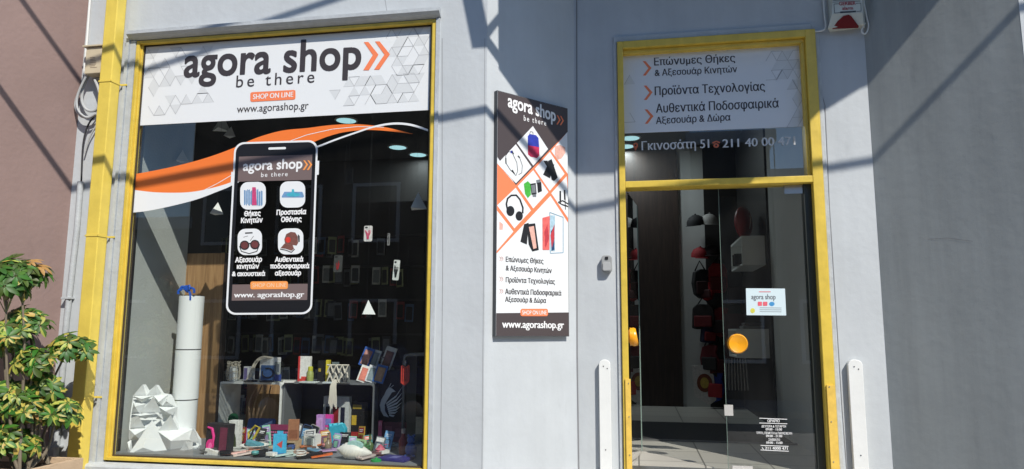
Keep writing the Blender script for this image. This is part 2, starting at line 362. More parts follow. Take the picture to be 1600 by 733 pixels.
strip(f, Plane((X3, D, 0), (X4-X3, -D, 0)), [(1450, 374), (1480, 372), (1520, 377)], 0.6, 0.0015)
f.build('plaster_crack', cr, shop)
# moulding around the display window
f = MB(); lz = (onY(210, 52).z + onY(685, 12).z)/2
f.prism([(WL-0.05, 0.0, WT+0.004), (WL-0.05, -0.035, WT+0.02), (WL-0.05, -0.055, WT+0.035), (WL-0.05, -0.055, lz-0.012), (WL-0.05, -0.03, lz), (WL-0.05, 0.0, lz)], (WR-WL+0.085, 0, 0)); f.build('lintel_moulding', TRIM, shop)
f = MB()
f.box((WL-0.075, -0.018, WB-0.06), (WL-0.05, 0.02, WT+0.02)); f.box((WL-0.046, -0.010, WB-0.06), (WL-0.002, 0.02, WT+0.0))
f.box((WR+0.004, -0.012, WB-0.06), (WR+0.03, 0.02, WT+0.0)); f.each('window_moulding', TRIM, shop)
f = MB(); f.prism([(WL-0.13, 0.0, WB-0.012), (WL-0.13, -0.05, WB-0.02), (WL-0.13, -0.06, WB-0.035), (WL-0.13, -0.06, WB-0.06), (WL-0.13, -0.03, WB-0.085), (WL-0.13, -0.03, WB-0.13), (WL-0.13, 0.0, WB-0.14)], (WR-WL+0.2, 0, 0)); f.build('window_sill', TRIM, shop)
# display window frame + pane
f = MB(); a = 0.025; y0, y1 = -0.004, 0.075
for (xa, xb, za, zb) in ((WL, WL+a, WB, WT), (WR-a, WR, WB, WT), (WL+a, WR-a, WT-a*0.9, WT), (WL+a, WR-a, WB, WB+a*0.85)):
    f.box((xa, y0, za), (xb, y1, zb))
# inner glazing bead
b = 0.012
for (xa, xb, za, zb) in ((WL+a, WL+a+b, WB+a*0.85, WT-a*0.9), (WR-a-b, WR-a, WB+a*0.85, WT-a*0.9)): f.box((xa, y0+0.022, za), (xb, y1-0.01, zb))
wf = f.build('window_frame', YEL, shop, bevel=0.003)
f = MB(); g1 = 0.010; xa_, xb_, za_, zb_ = WL+a+0.0121, WR-a-0.0121, WB+a*0.85, WT-a*0.9
for lo, hi in (((xa_, GY-0.012, za_), (xa_+g1, GY-0.002, zb_)), ((xb_-g1, GY-0.012, za_), (xb_, GY-0.002, zb_)), ((xa_+g1, GY-0.012, zb_-g1), (xb_-g1, GY-0.002, zb_)), ((xa_+g1, GY-0.012, za_), (xb_-g1, GY-0.002, za_+g1))): f.box(lo, hi)
f.build('rubber_seal', mat('old_rubber', (0.05, 0.035, 0.02), 0.8), wf)
f = MB(); f.poly([(WL+a, GY, WB+a*0.8), (WR-a, GY, WB+a*0.8), (WR-a, GY, WT-a*0.85), (WL+a, GY, WT-a*0.85)]); f.build('glass_pane', GLASS, wf)
# door frame with transom
f = MB(); a = 0.042; a2 = 0.068; y0, y1 = D-0.03, D+0.12
f.box((DL, y0, FLOOR-0.06), (DL+a, y1, DT)); f.box((DR-a2, y0, FLOOR-0.06), (DR, y1, DT)); f.box((DL+a, y0, DT-0.055), (DR-a2, y1, DT)); f.box((DL+a, y0+0.002, DBB), (DR-a2, y1, DBT))
f.box((DL+a, y0+0.03, DT-0.085), (DR-a2, y1-0.02, DT-0.055)); f.box((DR-a2-0.025, y0+0.03, DBT), (DR-a2, y1-0.02, DT-0.085))
df = f.build('door_frame', YEL, shop, bevel=0.004)
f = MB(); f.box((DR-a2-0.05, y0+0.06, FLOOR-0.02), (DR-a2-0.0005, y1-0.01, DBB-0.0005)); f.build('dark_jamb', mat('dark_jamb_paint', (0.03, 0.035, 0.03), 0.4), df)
f = MB(); f.box((DL+a, D+0.0, FLOOR-0.06), (DR-a2, D+0.13, FLOOR-0.003)); f.build('threshold', STEEL, df)
f = MB(); zt = onY(980, 592, D-0.03).z
f.box((DL+0.018, y0-0.012, FLOOR), (DL+a+0.012, y0+0.0, zt)); f.box((DR-a2+0.012, y0-0.012, FLOOR), (DR-0.005, y0, zt-0.02)); f.each('edge_strip', YELD, df)
f = MB()
for zz in (zt-0.03, zt-0.25, zt-0.5):
    for xx in (DL+0.04, DR-0.04): f.lathe([(0.004, 0), (0.004, 0.003)], (xx, y0-0.0155, zz), 8, 'y')
f.each('screw', STEEL, df)
f = MB(); f.poly([(DL+a, DG, DBT), (DR-a2, DG, DBT), (DR-a2, DG, DT-0.08), (DL+a, DG, DT-0.08)]); f.build('transom_pane', GLASS2, df)
f = MB(); f.box((DL-0.028, D-0.012, FLOOR-0.06), (DL-0.003, D+0.02, DT+0.02)); f.box((DR+0.003, D-0.012, FLOOR-0.06), (DR+0.03, D+0.02, DT+0.0)); f.box((DL-0.028, D-0.014, DT+0.003), (DR-0.02, D+0.02, DT+0.045)); f.each('door_moulding', TRIM, shop, bevel=0.004)
# glass door, right leaf closed
xl = onY(1130, 500, DG).x; xr = DR-a2-0.052
gd = MB(); gd.poly([(xl, DG, FLOOR+0.01), (xr, DG, FLOOR+0.01), (xr, DG, DBB-0.01), (xl, DG, DBB-0.01)])
door = gd.build('glass_door', GLASS2, shop, label='closed right leaf of clear glass')
knobm = mat('amber_plastic', (0.85, 0.36, 0.012), 0.28, coat=0.5)
def knob(c, ydir, parent):
    k = MB()
    if ydir: k.lathe([(0.03, 0.03), (0.055, 0.012), (0.066, -0.005), (0.066, -0.028), (0.058, -0.04), (0.048, -0.036), (0.0, -0.032)], c, 28, 'y')
    else: k.lathe([(0.03, -0.03), (0.055, -0.012), (0.066, 0.005), (0.066, 0.028), (0.058, 0.04), (0.048, 0.036), (0.0, 0.032)], c, 28, M=Matrix.Rotation(math.radians(80), 3, 'Y'))
    k.build('handle', knobm, parent)
kc = onY(1152, 537, DG-0.03); knob((kc.x, DG-0.03, kc.z), True, door)
h = MB(); hz = DBB-0.012
h.box((xr-0.12, DG-0.012, hz-0.05), (xr-0.002, DG+0.012, hz+0.008)); h.build('hinge', STEEL, door)
p1 = onY(1138.5, 641, DG); h = MB(); h.box((p1.x-0.028, DG-0.01, p1.z-0.035), (p1.x+0.028, DG+0.01, p1.z+0.035)); h.build('lock_plate', mat('satin_plate', (0.6, 0.58, 0.55), 0.4, metal=0.3), door)
p1 = onY(1160, 733, DG); h = MB(); h.box((p1.x-0.065, DG-0.011, p1.z-0.08), (p1.x+0.065, DG+0.011, p1.z+0.02)); h.lathe([(0.008, 0), (0.008, 0.004)], (p1.x, DG-0.016, p1.z-0.005), 10, 'y'); h.build('corner_fitting', mat('satin_plate', (0.6, 0.58, 0.55), 0.4), door)
e = MB(); e.box((xl-0.003, DG-0.004, FLOOR+0.01), (xl, DG+0.004, DBB-0.01)); e.build('glass_edge', mat('glass_edge_green', (0.16, 0.22, 0.19), 0.2), door)
# left leaf swung inwards
hx = DL+a+0.012; ex = onY(1001, 600, DG+0.62).x
gd = MB(); gd.poly([(hx, DG+0.02, FLOOR+0.01), (ex, DG+0.62, FLOOR+0.01), (ex, DG+0.62, DBB-0.01), (hx, DG+0.02, DBB-0.01)])
leaf = gd.build('glass_door', GLASS2, shop, label='left leaf of clear glass swung open inwards')
e = MB(); e.box((ex-0.004, DG+0.62, FLOOR+0.01), (ex+0.004, DG+0.628, DBB-0.01)); e.build('glass_edge', MC['glass_edge_green'], leaf)
kc = onY(983.5, 527, DG+0.2); knob((hx-0.02+0.03, DG+0.12, kc.z), False, leaf)
# interior shell ------------------------------------------------------
IX0, IX1, IY1, CZ = -5.2, 1.30, 4.7, 3.95
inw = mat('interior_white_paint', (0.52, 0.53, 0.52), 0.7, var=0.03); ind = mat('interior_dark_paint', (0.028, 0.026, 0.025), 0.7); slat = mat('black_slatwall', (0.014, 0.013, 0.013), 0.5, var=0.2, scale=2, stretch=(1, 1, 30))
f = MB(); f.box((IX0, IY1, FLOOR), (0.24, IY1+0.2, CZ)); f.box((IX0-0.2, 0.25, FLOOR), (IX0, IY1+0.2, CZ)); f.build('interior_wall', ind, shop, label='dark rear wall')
xw = onY(1064, 500, IY1).x
xm = onY(1104, 450, IY1).x; f = MB(); f.box((0.24, IY1, FLOOR), (xm, IY1+0.2, CZ)); f.build('interior_wall', inw, shop, label='white rear wall'); f = MB(); f.box((xm+0.001, IY1-0.01, FLOOR), (IX1-0.021, IY1+0.2, CZ)); f.build('wall_panel', slat, shop, label='black slatted panel on the rear wall')
f = MB(); f.box((IX1, D+0.16, FLOOR), (IX1+0.1, 2.75, CZ)); f.build('interior_wall', inw, shop, label='white side wall')
f = MB(); f.box((IX1-0.02, 2.752, FLOOR), (IX1+0.1, IY1, CZ)); f.build('wall_panel', slat, shop, label='black slatted panel beyond the door')
f = MB(); f.box((-0.42, IY1-0.04, FLOOR), (xw, IY1-0.002, CZ)); f.build('wall_panel', DWOOD, shop, label='dark wood panel')
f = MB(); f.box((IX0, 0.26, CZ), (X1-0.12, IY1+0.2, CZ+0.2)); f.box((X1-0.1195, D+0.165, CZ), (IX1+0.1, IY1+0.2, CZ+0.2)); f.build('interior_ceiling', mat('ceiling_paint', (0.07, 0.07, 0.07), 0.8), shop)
f = MB(); f.box((IX0, 0.26, FLOOR-0.2), (X1-0.12, IY1, FLOOR)); f.box((X1-0.12, D+0.165, FLOOR-0.2), (IX1, IY1, FLOOR)); tag(f.build('shop_floor', paving('floor_tiles', (0.50, 0.48, 0.43), (0.44, 0.42, 0.38), 0.45, 0.45, 0.006, rough=0.35)), kind='structure')
# partition between display and doorway
f = MB(); f.box((WR+0.05, 0.255, FLOOR), (WR+0.13, 1.3, CZ)); f.build('interior_wall', mat('partition_paint', (0.05, 0.05, 0.05), 0.7), shop, label='dark partition beside the display')
for (px, py) in ((541, 188), (621.5, 230), (653, 250), (985, 215.5), (977, 243)):
    c = onZ(px, py, CZ-0.006); c = V((c.x*min(1, 8.9/(c.y+4.4)), min(c.y, 4.5), c.z)); l = thing('ceiling_light', {541: 'round flush ceiling light showing just under the white window sign', 621.5: 'round flush ceiling light, middle of the three behind the window', 653: 'round flush ceiling light nearest the right edge of the window', 985: 'round flush ceiling light at the top left corner of the transom glass', 977: 'round flush ceiling light half hidden by the left post of the transom'}[px], 'ceiling light', (c.x, c.y, CZ), 'round ceiling lights inside the shop')
    r = 0.11
    m = MB(); m.lathe([(r+0.02, 0.0), (r+0.02, -0.008), (r, -0.012), (r, 0.0)], (c.x, c.y, CZ-0.001), 28); m.build('rim', WHITE, l)
    m = MB(); m.lathe([(r, 0.0), (r, -0.004)], (c.x, c.y, CZ-0.008), 28); m.build('diffuser', mat('lit_diffuser', (0.42, 0.74, 0.80), 0.5, emit=1.0), l)
    la = bpy.data.lights.new('lamp', 'AREA'); la.shape = 'DISK'; la.size = 0.2; la.energy = 8 if px > 900 else 4; la.color = (0.85, 0.97, 1.0); lo_ = bpy.data.objects.new('lamp', la); COL.objects.link(lo_); lo_.parent = l; lo_.location = (0, 0, -0.03)
# neighbour ------------------------------------------------------------
pink = thing('pink_building', 'dusty pink rendered building adjoining the grey shop on the left', 'building', (-6, -0.4, 0))
f = MB(); f.prism([(XP+0.001, 0.0, 0), (XP+0.001, 0.3, 0), (-14, 0.3, 0), (-14, -0.9, 0), (XP-0.24, -0.9, 0)], (0, 0, 7.5)); f.build('wall', PINK, pink)
f = MB(); f.box((-14.1, -1.0, 7.504), (XP-0.2, 0.3, 7.7)); f.build('roof_edge', WALL, pink)
# ------------------------------------------------------------------ overhead cables that throw the line shadows
def cable(label, pts, r):
    m = MB(); m.tube(pts, r, 8); return tag(m.build('overhead_cable', BLKP), label, 'cable', 'overhead cables over the street')
cc = (-0.20, 0.128, 2.6); 
def sP(x, y, Z0):  # height of a straight cable so that its shade crosses the walls where seen
    return Z0
N0, N1, N2 = -0.0928, 0.7508, 0.6539
def Pz(x, y):      # x, y, in metres of this scene
    xs, ys = x/1.2571, y/1.2571; z = 2.7465 - ((xs+0.765)*N0 + ys*N1)/N2; return 1.6 + (z-1.6)*1.2571
cable('lower black cable strung above the pavement in front of the shop', [(x, -1.5, Pz(x, -1.5)) for x in (-14, -6, -3, 0, 3, 8, 14)], 0.021)
def Qz(x, y):
    k = -y; xf = x-0.8*k; z = 1.6+(3.1416+0.2497*(xf/1.2571+2.799)-1.6)*1.2571; return z + 1.26*k
cable('upper black cable strung above the pavement in front of the shop', [(x, -1.6, Qz(x, -1.6)) for x in (-14, -6, -3, 0, 3, 8)], 0.019)
# unseen panel and bracket, outline traced back along the sun from the doorway shadows
caster = thing('shade_caster', 'unseen steel panel on an iron bracket frame, added over the recessed doorway to cast its shadow', 'sign', (1.5, -0.5, 4.6))
m = MB(); Y = -1.0
lift = lambda P: P + V((0.8, -1.0, 1.26))*(P.y+1.0)
q = [lift(PS.at(785, 99)), lift(PD.at(930, 259.5)), lift(PD.at(1129, 252)), lift(Plane((0, D-0.03, 0), (1, 0, 0)).at(1129, 291)), lift(Plane((0, D-0.03, 0), (1, 0, 0)).at(1163, 291)), lift(PD.at(1289, 164)), lift(PD.at(1352, 125)), lift(Plane((X3, D, 0), (X4-X3, -D, 0)).at(1460, 0))]
print('caster_outline', [tuple(round(c, 3) for c in v) for v in q])
z0 = q[1].z; xl_ = q[0].x + 0.0
out = [V((xl_, Y, z0)), V((q[2].x, Y, z0)), V((q[3].x, Y, q[3].z-0.02)), V((q[4].x-0.02, Y, q[4].z-0.02)), q[5], q[6], q[7], V((3.3, Y, q[7].z+0.2)), V((3.3, Y, 6.6)), V((xl_-0.04, Y, 6.6))]
m.prism(out, (0, -0.05, 0)); m.build('panel', mat('dark_sheet_steel', (0.15, 0.15, 0.16), 0.5), caster)
m = MB(); A = lift(PF.at(745, 64.5)); B = lift(PF.at(732, 0)); dd = (B-A)
fx = A.x
m.box((fx, Y-0.04, A.z), (xl_-0.0005, Y, A.z+0.05)); m.prism([A+V((0, -.04, 0)), A+V((0.095, -.04, 0)), A+dd*3+V((0.095, -.04, 0)), A+dd*3+V((0, -.04, 0))], (0, .04, 0))
m.prism([A+V((0.07, -0.03, 0.10)), A+V((0.10, -0.03, 0.055)), V((xl_+0.03, Y-0.03, A.z+0.36)), V((xl_+0.03, Y-0.03, A.z+0.44))], (0, 0.03, 0))
m.prism([A+V((0.09, -0.033, 0.0)), V((xl_+0.02, Y-0.033, z0-0.06+0.0)), V((xl_+0.02, Y-0.033, z0+0.03)), A+V((0.09, -0.033, 0.13))], (0, 0.03, 0)) if False else None
for xx in (fx+0.05, 3.0): m.box((xx-0.03, Y, 5.9), (xx+0.03, 0.0, 5.96))
m.build('bracket', mat('painted_iron', (0.2, 0.21, 0.22), 0.5), caster)
# ------------------------------------------------------------------ yellow drainpipe
xa, xb = (onY(169, 0, -0.11).x+onY(112, 600, -0.11).x)/2, 0; pw = 0.098
pipe = thing('drainpipe', 'yellow square drainpipe strapped to the grey wall left of the window', 'drainpipe', (xa+pw/2, -0.06, 0))
m = MB(); m.box((xa, -0.115, 0.05), (xa+pw, -0.025, TOPZ)); m.build('pipe', YEL2, pipe, bevel=0.006)
for zz in (onY(180, 126, -0.11).z, onY(150, 368, -0.11).z, onY(120, 622, -0.11).z, 5.5):
    m = MB(); zs = 0.006
    m.box((xa-0.003, -0.119, zz-zs), (xa+pw+0.003, -0.116, zz+zs)); m.box((xa+pw+0.001, -0.119, zz-zs), (xa+pw+0.004, 0.0, zz+zs)); m.box((xa-0.004, -0.119, zz-zs), (xa-0.001, 0.0, zz+zs)); m.box((xa+pw+0.004, -0.02, zz-zs), (xa+pw+0.05, -0.014, zz+zs))
    m.build('strap', YEL2, pipe)
# junction box, loops and conduit
jc = onY(147, 95, -0.09)
jb = thing('junction_box', 'beige telephone junction box on the wall behind the drainpipe', 'junction box', (jc.x, -0.04, jc.z))
jx0, jx1 = onY(134, 95, -0.08).x, onY(162, 95, -0.08).x; jz0, jz1 = onY(147, 115, -0.08).z, onY(147, 74, -0.08).z
m = MB(); m.box((jx0, -0.085, jz0), (jx1, -0.002, jz1)); m.build('cover', mat('beige_plastic', (0.58, 0.50, 0.35), 0.5, var=0.1), jb, bevel=0.005)
m = MB(); m.box((jx0-0.02, -0.10, jz1+0.002), (jx1+0.01, -0.002, jz1+0.012)); m.build('cover_lip', mat('beige_plastic', (0, 0, 0)), jb)
m = MB(); pj = Plane((0, -0.0858, 0), (1, 0, 0))
for i in range(7):
    yy = 90+i*2.6; strip(m, pj, [(140+random.random()*2, yy), (148+random.random()*4, yy-0.4)], 0.8, 0.0005)
m.build('faded_print', mat('faded_print_brown', (0.30, 0.22, 0.15), 0.8), jb)
def pw3(pts, Y): return [onY(x, y, Y) for x, y in pts]
def smooth(pts, n=5):
    o = []; P = [pts[0]]+list(pts)+[pts[-1]]
    for i in range(1, len(P)-2):
        for k in range(n):
            t = k/n; a, b, c, d = P[i-1], P[i], P[i+1], P[i+2]
            o.append(0.5*((2*b)+(c-a)*t+(2*a-5*b+4*c-d)*t*t+(3*b-a-3*c+d)*t**3))
    o.append(P[-2]); return o
cb = thing('cable_coil', 'coil of grey cable hanging under the beige junction box', 'cable', onY(140, 150, -0.04))
greyc = mat('grey_cable', (0.42, 0.43, 0.43), 0.5); darkc = mat('dark_cable', (0.03, 0.03, 0.035), 0.5)
for pts, Y, mm, r in (([(136, 118), (125, 140), (118, 165), (128, 182), (148, 180), (158, 165), (154, 140), (148, 125)], -0.05, greyc, 0.010),
                      ([(138, 118), (130, 138), (128, 158), (136, 172), (150, 172), (157, 155), (150, 130)], -0.035, greyc, 0.010),
                      ([(134, 120), (121, 150), (122, 172), (136, 184), (150, 178)], -0.07, greyc, 0.008),
                      ([(156, 160), (150, 178), (138, 195), (130, 225), (127, 285)], -0.03, darkc, 0.006), ([(158, 165), (153, 190), (140, 215), (132, 240)], -0.03, greyc, 0.006)):
    m = MB(); m.tube(smooth(pw3(pts, Y)), r, 8); m.build('cable_loop', mm, cb)
m = MB(); m.tube(pw3([(126, 284), (120, 360), (104, 500), (88, 700), (70, 900)], -0.025), 0.02, 12)
cdt = thing('conduit', 'pale grey plastic conduit clipped to the wall between pink building and drainpipe', 'conduit', onY(104, 500, -0.02)); m.build('tube', TRIM, cdt)
for p in ((105, 466), (88, 698)):
    c = onY(*p, -0.03); m = MB(); m.box((c.x-0.035, -0.05, c.z-0.007), (c.x+0.035, 0.0, c.z+0.007)); m.build('clip', TRIM, cdt, bevel=0.002)
m = MB(); m.tube(pw3([(142, -20), (139, 20), (136, 60), (133, 95), (131, 118)], -0.02), 0.008, 8); tag(m.build('wall_cable', WHITE), 'thin white cable running down the party line to the beige box', 'cable')
# ------------------------------------------------------------------ keypad, alarm siren, white boards
c0 = onY(948, 412, D-0.04); kp = thing('key_box', 'small grey key box fixed to the wall left of the door', 'key box', (c0.x, D, c0.z))
def rr3(cx, cz, w_, h_, r, Y, n=5):
    return [V((cx+x, Y, cz+z)) for x, z in [(p[0], p[1]) for p in rrect(-w_/2, -h_/2, w_/2, h_/2, r, 0, n)]]
m = MB(); m.prism(rr3(c0.x, c0.z, 0.072, 0.118, 0.022, D-0.045), (0, 0.044, 0)); m.build('body', mat('grey_plastic', (0.30, 0.31, 0.31), 0.5), kp, bevel=0.004)
m = MB(); m.prism(rr3(c0.x, c0.z-0.02, 0.054, 0.06, 0.01, D-0.052), (0, 0.0068, 0)); m.build('cover_flap', mat('grey_plastic_light', (0.38, 0.39, 0.39), 0.5), kp, bevel=0.002)
m = MB(); m.prism(rr3(c0.x, c0.z+0.038, 0.022, 0.02, 0.004, D-0.050), (0, 0.005, 0)); m.build('button', BLKP, kp)
for lab, (xt, yt), (xbt, ybt) in (('narrow white board screwed to the wall left of the doorway', (944.5, 562), (947, 733)), ('narrow white board screwed to the wall right of the doorway', (1336, 562), (1352, 733))):
    c1 = onY(xt, yt, D-0.04); wd = 0.078 if xt < 1000 else 0.088
    t = thing('wall_board', lab, 'board', (c1.x, D, 0.3), 'white boards beside the doorway')
    o = [V((c1.x-wd/2, D-0.04, 0.3)), V((c1.x+wd/2, D-0.04, 0.3))] + [V((c1.x+math.cos(math.radians(a_))*wd/2*(1 if abs(math.cos(math.radians(a_))) > .99 else 0.98), D-0.04, c1.z-0.03+0.03*math.sin(math.radians(a_)))) for a_ in range(0, 181, 20)]
    m = MB(); m.prism(o, (0, 0.038, 0)); m.build('board', WHITE, t, bevel=0.003)
    m = MB()
    for dx, dz in ((-0.008, -0.045), (0.018, -0.06), (0.0, -0.6)): m.lathe([(0.004, 0), (0.004, 0.002)], (c1.x+dx, D-0.0425, c1.z+dz), 8, 'y')
    m.each('screw', BLKP, t)
# siren
SP = lambda x, y, k=0.0: onY(x, y, D-0.09+k)
sc_ = SP(1322, 10); al = thing('alarm_siren', 'white alarm siren box with red triangular lens above the right end of the door', 'alarm', (sc_.x, D, sc_.z))
m = MB(); pts = [(1290, -30), (1348, -32), (1349, 42), (1293, 48)]
back = [onY(x, y, D-0.001) for x, y in ((1291, -30), (1352, -32), (1352, 44), (1296, 50))]
fr4 = [SP(*p) for p in ((1302, -30), (1346, -32), (1348, 20), (1300, 22))]; lo4 = [SP(1350, 38, 0.03), SP(1293, 45, 0.03)]
vs = back + fr4 + lo4
m.add(vs, [(4, 5, 6, 7), (7, 6, 8, 9), (0, 4, 7, 9, 3), (1, 2, 8, 6, 5), (3, 9, 8, 2), (0, 1, 5, 4)]); m.build('housing', mat('ivory_plastic', (0.60, 0.62, 0.56), 0.45, var=0.06), al, bevel=0.004)
n_ = (fr4[3]-fr4[2]).cross(lo4[0]-fr4[2]).normalized(); n_ = n_ if n_.y < 0 else -n_
def onP3(x, y, o, n): d = ray(x, y); return CAM + d*((o-CAM).dot(n)/d.dot(n))
m = MB(); m.prism([onP3(x, y, lo4[0]+n_*0.006, n_) for x, y in ((1326, 23), (1330, 25), (1342, 41), (1341, 44), (1301, 45.5), (1301, 43.5), (1309, 33), (1318, 25))], -n_*0.02); m.build('lens', mat('red_lens', (0.17, 0.008, 0.012), 0.25), al)
pa = Plane((0, D-0.0905, 0), (1, 0, 0)); m = MB(); text_on(m, pa, 'GERBER', (1311, 8.5), (1337, 7.5), 5.5, 0.03); text_on(m, pa, 'alarm', (1316, 15.5), (1333, 15), 5, 0.03); m.build('lettering', mat('dark_red_print', (0.35, 0.03, 0.04), 0.5), al)
m = MB(); strip(m, pa, [(1311, 6), (1303, 6.5), (1304, 20.5), (1312, 20)], 0.8); strip(m, pa, [(1337, 5.5), (1345, 5), (1345.5, 17.5), (1338, 18)], 0.8); strip(m, pa, [(1313, 19.5), (1337, 18)], 2.6)
for y_ in (1, 3.5): strip(m, pa, [(1301, y_), (1344, y_-1.5)], 0.7)
m.build('printed_lines', BLKP, al)
m = MB(); m.tube(smooth(pw3([(1286, -10), (1288, 20), (1290, 42), (1284, 48), (1272, 49.5)], D-0.02)), 0.006, 8); m.tube(smooth(pw3([(1349, 0), (1354, 25), (1357, 42), (1352, 53), (1346, 48), (1352, 36)], D-0.03)), 0.005, 8); m.build('cable', WHITE, al)
# ================================================================== SIGNS
def tri_relief(mb_a, mb_b, pl, pts, k):
    """triangular paper facets printed on the sign: pts list of (cx, cy, s, sl)"""
    for cx, cy, s_, up, sl in pts:
        h_ = s_*0.87*(1 if up else -1)
        tri = [(cx-s_/2, cy+h_/2+sl*-s_/2), (cx+s_/2, cy+h_/2+sl*s_/2), (cx, cy-h_/2)]
        if random.random() < 0.8: shape(mb_a, pl, tri, k)
        e = random.choice([(0, 2), (1, 2), (0, 1)]); strip(mb_b, pl, [tri[e[0]], tri[e[1]]], 0.8, k+0.0004)
        if random.random() < 0.5: e = random.choice([(0, 2), (1, 2), (0, 1)]); strip(mb_b, pl, [tri[e[0]], tri[e[1]]], 0.7, k+0.0006)
FAC = mat('print_facet', (0.64, 0.66, 0.67), 0.45); FACL = mat('print_facet_line', (0.47, 0.48, 0.49), 0.5)
PGd = PG.off(0.003)
ws = thing('window_sign', 'wide white shop name sign across the top of the display window', 'sign', PG.at(440, 184))
m = MB(); shape(m, PGd, [(216, 66), (674, 30), (670.3, 172), (212, 196.5)], 0.001, 0.003); m.build('panel', BRD, ws)
A_, B_ = MB(), MB()
def lattice(x0, y0, x1, y1, s_, keep, sl, excl=None):
    out = []; r = 0; y = y0
    while y < y1:
        x = x0 + (s_/2 if r % 2 else 0); i = 0
        while x < x1:
            if random.random() < keep(x, y): out.append((x, y+sl*(x-x0), s_, (i % 2 == 0), sl))
            x += s_/2; i += 1
        y += s_*0.87; r += 1
    return out
tri_relief(A_, B_, PGd, lattice(232, 85, 330, 188, 17, lambda x, y: 0.75*max(0, 1-(x-220)/130), -0.065), 0.0016)
tri_relief(A_, B_, PGd, lattice(498, 150, 545, 160, 17, lambda x, y: 0.5, -0.06), 0.0016)
tri_relief(A_, B_, PGd, lattice(545, 128, 662, 168, 17, lambda x, y: 0.85, -0.06), 0.0018)
tri_relief(A_, B_, PGd, lattice(612, 52, 665, 125, 17, lambda x, y: 0.85, -0.06), 0.0014)
A_.build('facet_pattern', FAC, ws); B_.build('facet_lines', FACL, ws)
def c32(x, y): return (200+x/3.2, 20+y/3.2)
m = MB(); text_on(m, PGd, 'agora shop', c32(278, 321), c32(1166, 278), 48, 0.024, 0.003, rows=150, sp=1.03); text_on(m, PGd, 'be there', c32(541, 374), c32(932, 349), 18.5, 0.004, 0.003, rows=60, sp=1.35); text_on(m, PGd, 'www.agorashop.gr', c32(545, 500), c32(903, 481), 11.5, 0.005, 0.003, rows=50)
m.build('lettering', DKTX, ws)
def chev(mb, pl, pts, k=0.003):
    for P in pts:
        shape(mb, pl, list(P), k)
m = MB()
chev(m, PGd, [[c32(*q) for q in ((1180, 147), (1203, 147), (1253, 210), (1205, 288), (1177, 288), (1225, 212))], [c32(*q) for q in ((1236, 144), (1259, 144), (1310, 208), (1257, 285), (1231, 285), (1283, 210))]])
shape(m, PGd, rrect(391.5, 144.5, 462, 159.5, 3, -0.055), 0.003); m.each('orange_mark', SALM, ws)
m = MB(); text_on(m, PGd, 'SHOP ON LINE', (395.5, 155.5), (458.5, 151.5), 8, 0.02, 0.004); m.build('badge_lettering', WTX, ws)
# waves
def poly_strip(mb, pl, top, bot, k, n=40):
    def samp(P, x):
        for (x0, y0), (x1, y1) in zip(P[:-1], P[1:]):
            if x0 <= x <= x1: t = (x-x0)/(x1-x0); return y0+(y1-y0)*t
        return P[0][1] if x < P[0][0] else P[-1][1]
    top = [(p.x, p.y) for p in smooth([V((a, b)) for a, b in top], 4)]; bot = [(p.x, p.y) for p in smooth([V((a, b)) for a, b in bot], 4)]
    xa_, xb_ = max(top[0][0], bot[0][0]), min(top[-1][0], bot[-1][0])
    for i in range(n):
        a, b = xa_+(xb_-xa_)*i/n, xa_+(xb_-xa_)*(i+1)/n
        shape(mb, pl, [(a, samp(top, a)), (b, samp(top, b)), (b, samp(bot, b)+0.01), (a, samp(bot, a)+0.01)], k)
wd = thing('window_decal', 'orange and white wave sticker sweeping across the window under the sign', 'decal', PG.at(300, 300))
ot = [(199, 274), (229.5, 269), (269, 261), (308.6, 251), (340, 241), (366, 231), (400, 216), (440, 204.5), (480, 200.4), (510, 196.5), (540, 194.4), (570, 195), (600, 198.6), (624, 204), (645, 209.4)]
ob = [(199, 295.3), (221.6, 298.5), (249, 301), (289, 301), (320.5, 296.5), (362, 284.7), (410, 258), (450, 240), (498, 219), (519, 211.5), (540, 206.4), (570, 203.4), (594, 204), (615, 206), (645, 209.6)]
m = MB(); poly_strip(m, PG, ot, ob, 0.003, 70); m.build('orange_wave', ORG, wd)
wb = [(199, 333), (229.5, 330), (269, 322), (308.6, 311.6), (340, 299.7), (362, 290.6), (410, 266), (450, 249), (498, 230.5), (525, 219.8), (555, 209.3), (585, 199.6), (615, 195), (642, 197), (669, 205.5)]
wt = [(199, 295.3), (221.6, 298.5), (249, 301), (289, 301), (320.5, 296.5), (362, 284.7), (410, 260), (450, 245), (498, 227.5), (525, 217), (555, 206.6), (585, 196.8), (615, 191.8), (642, 193.6), (669, 202)]
m = MB(); poly_strip(m, PG, wt, wb, 0.0036, 70); strip(m, PG, [(320, 297), (340, 287), (362, 274), (400, 250), (450, 222), (480, 211), (520, 202), (560, 198), (600, 199)], 0.9, 0.0038); m.build('white_wave', WVIN, wd)
# phone sticker
ph = thing('phone_decal', 'large smartphone shaped window sticker with product icons and web address', 'decal', PG.at(425, 480))
def pc(x, y): return (340+x/2.29, 180+y/2.29)
def phrect(u0, v0, u1, v1): # fraction coords inside the phone outline
    c = [(367, 223), (497.5, 219), (488, 491), (353, 492)]
    def q(u, v):
        a = V(c[0]).lerp(V(c[1]), u); b = V(c[3]).lerp(V(c[2]), u); p = a.lerp(b, v); return (p.x, p.y)
    return q
Q = phrect(0, 0, 1, 1)
def rr(u0, v0, u1, v1, r, n=6): return [Q(u, v) for u, v in [(a, b/2.05) for a, b in rrect(u0, v0*2.05, u1, v1*2.05, r, 0, n)]]
m = MB(); o_, i_ = rr(0, 0, 1, 1, 0.115), rr(0.022, 0.0105, 0.978, 0.9895, 0.10)
for j in range(len(o_)): shape(m, PG, [o_[j], o_[(j+1) % len(o_)], i_[(j+1) % len(o_)], i_[j]], 0.005)
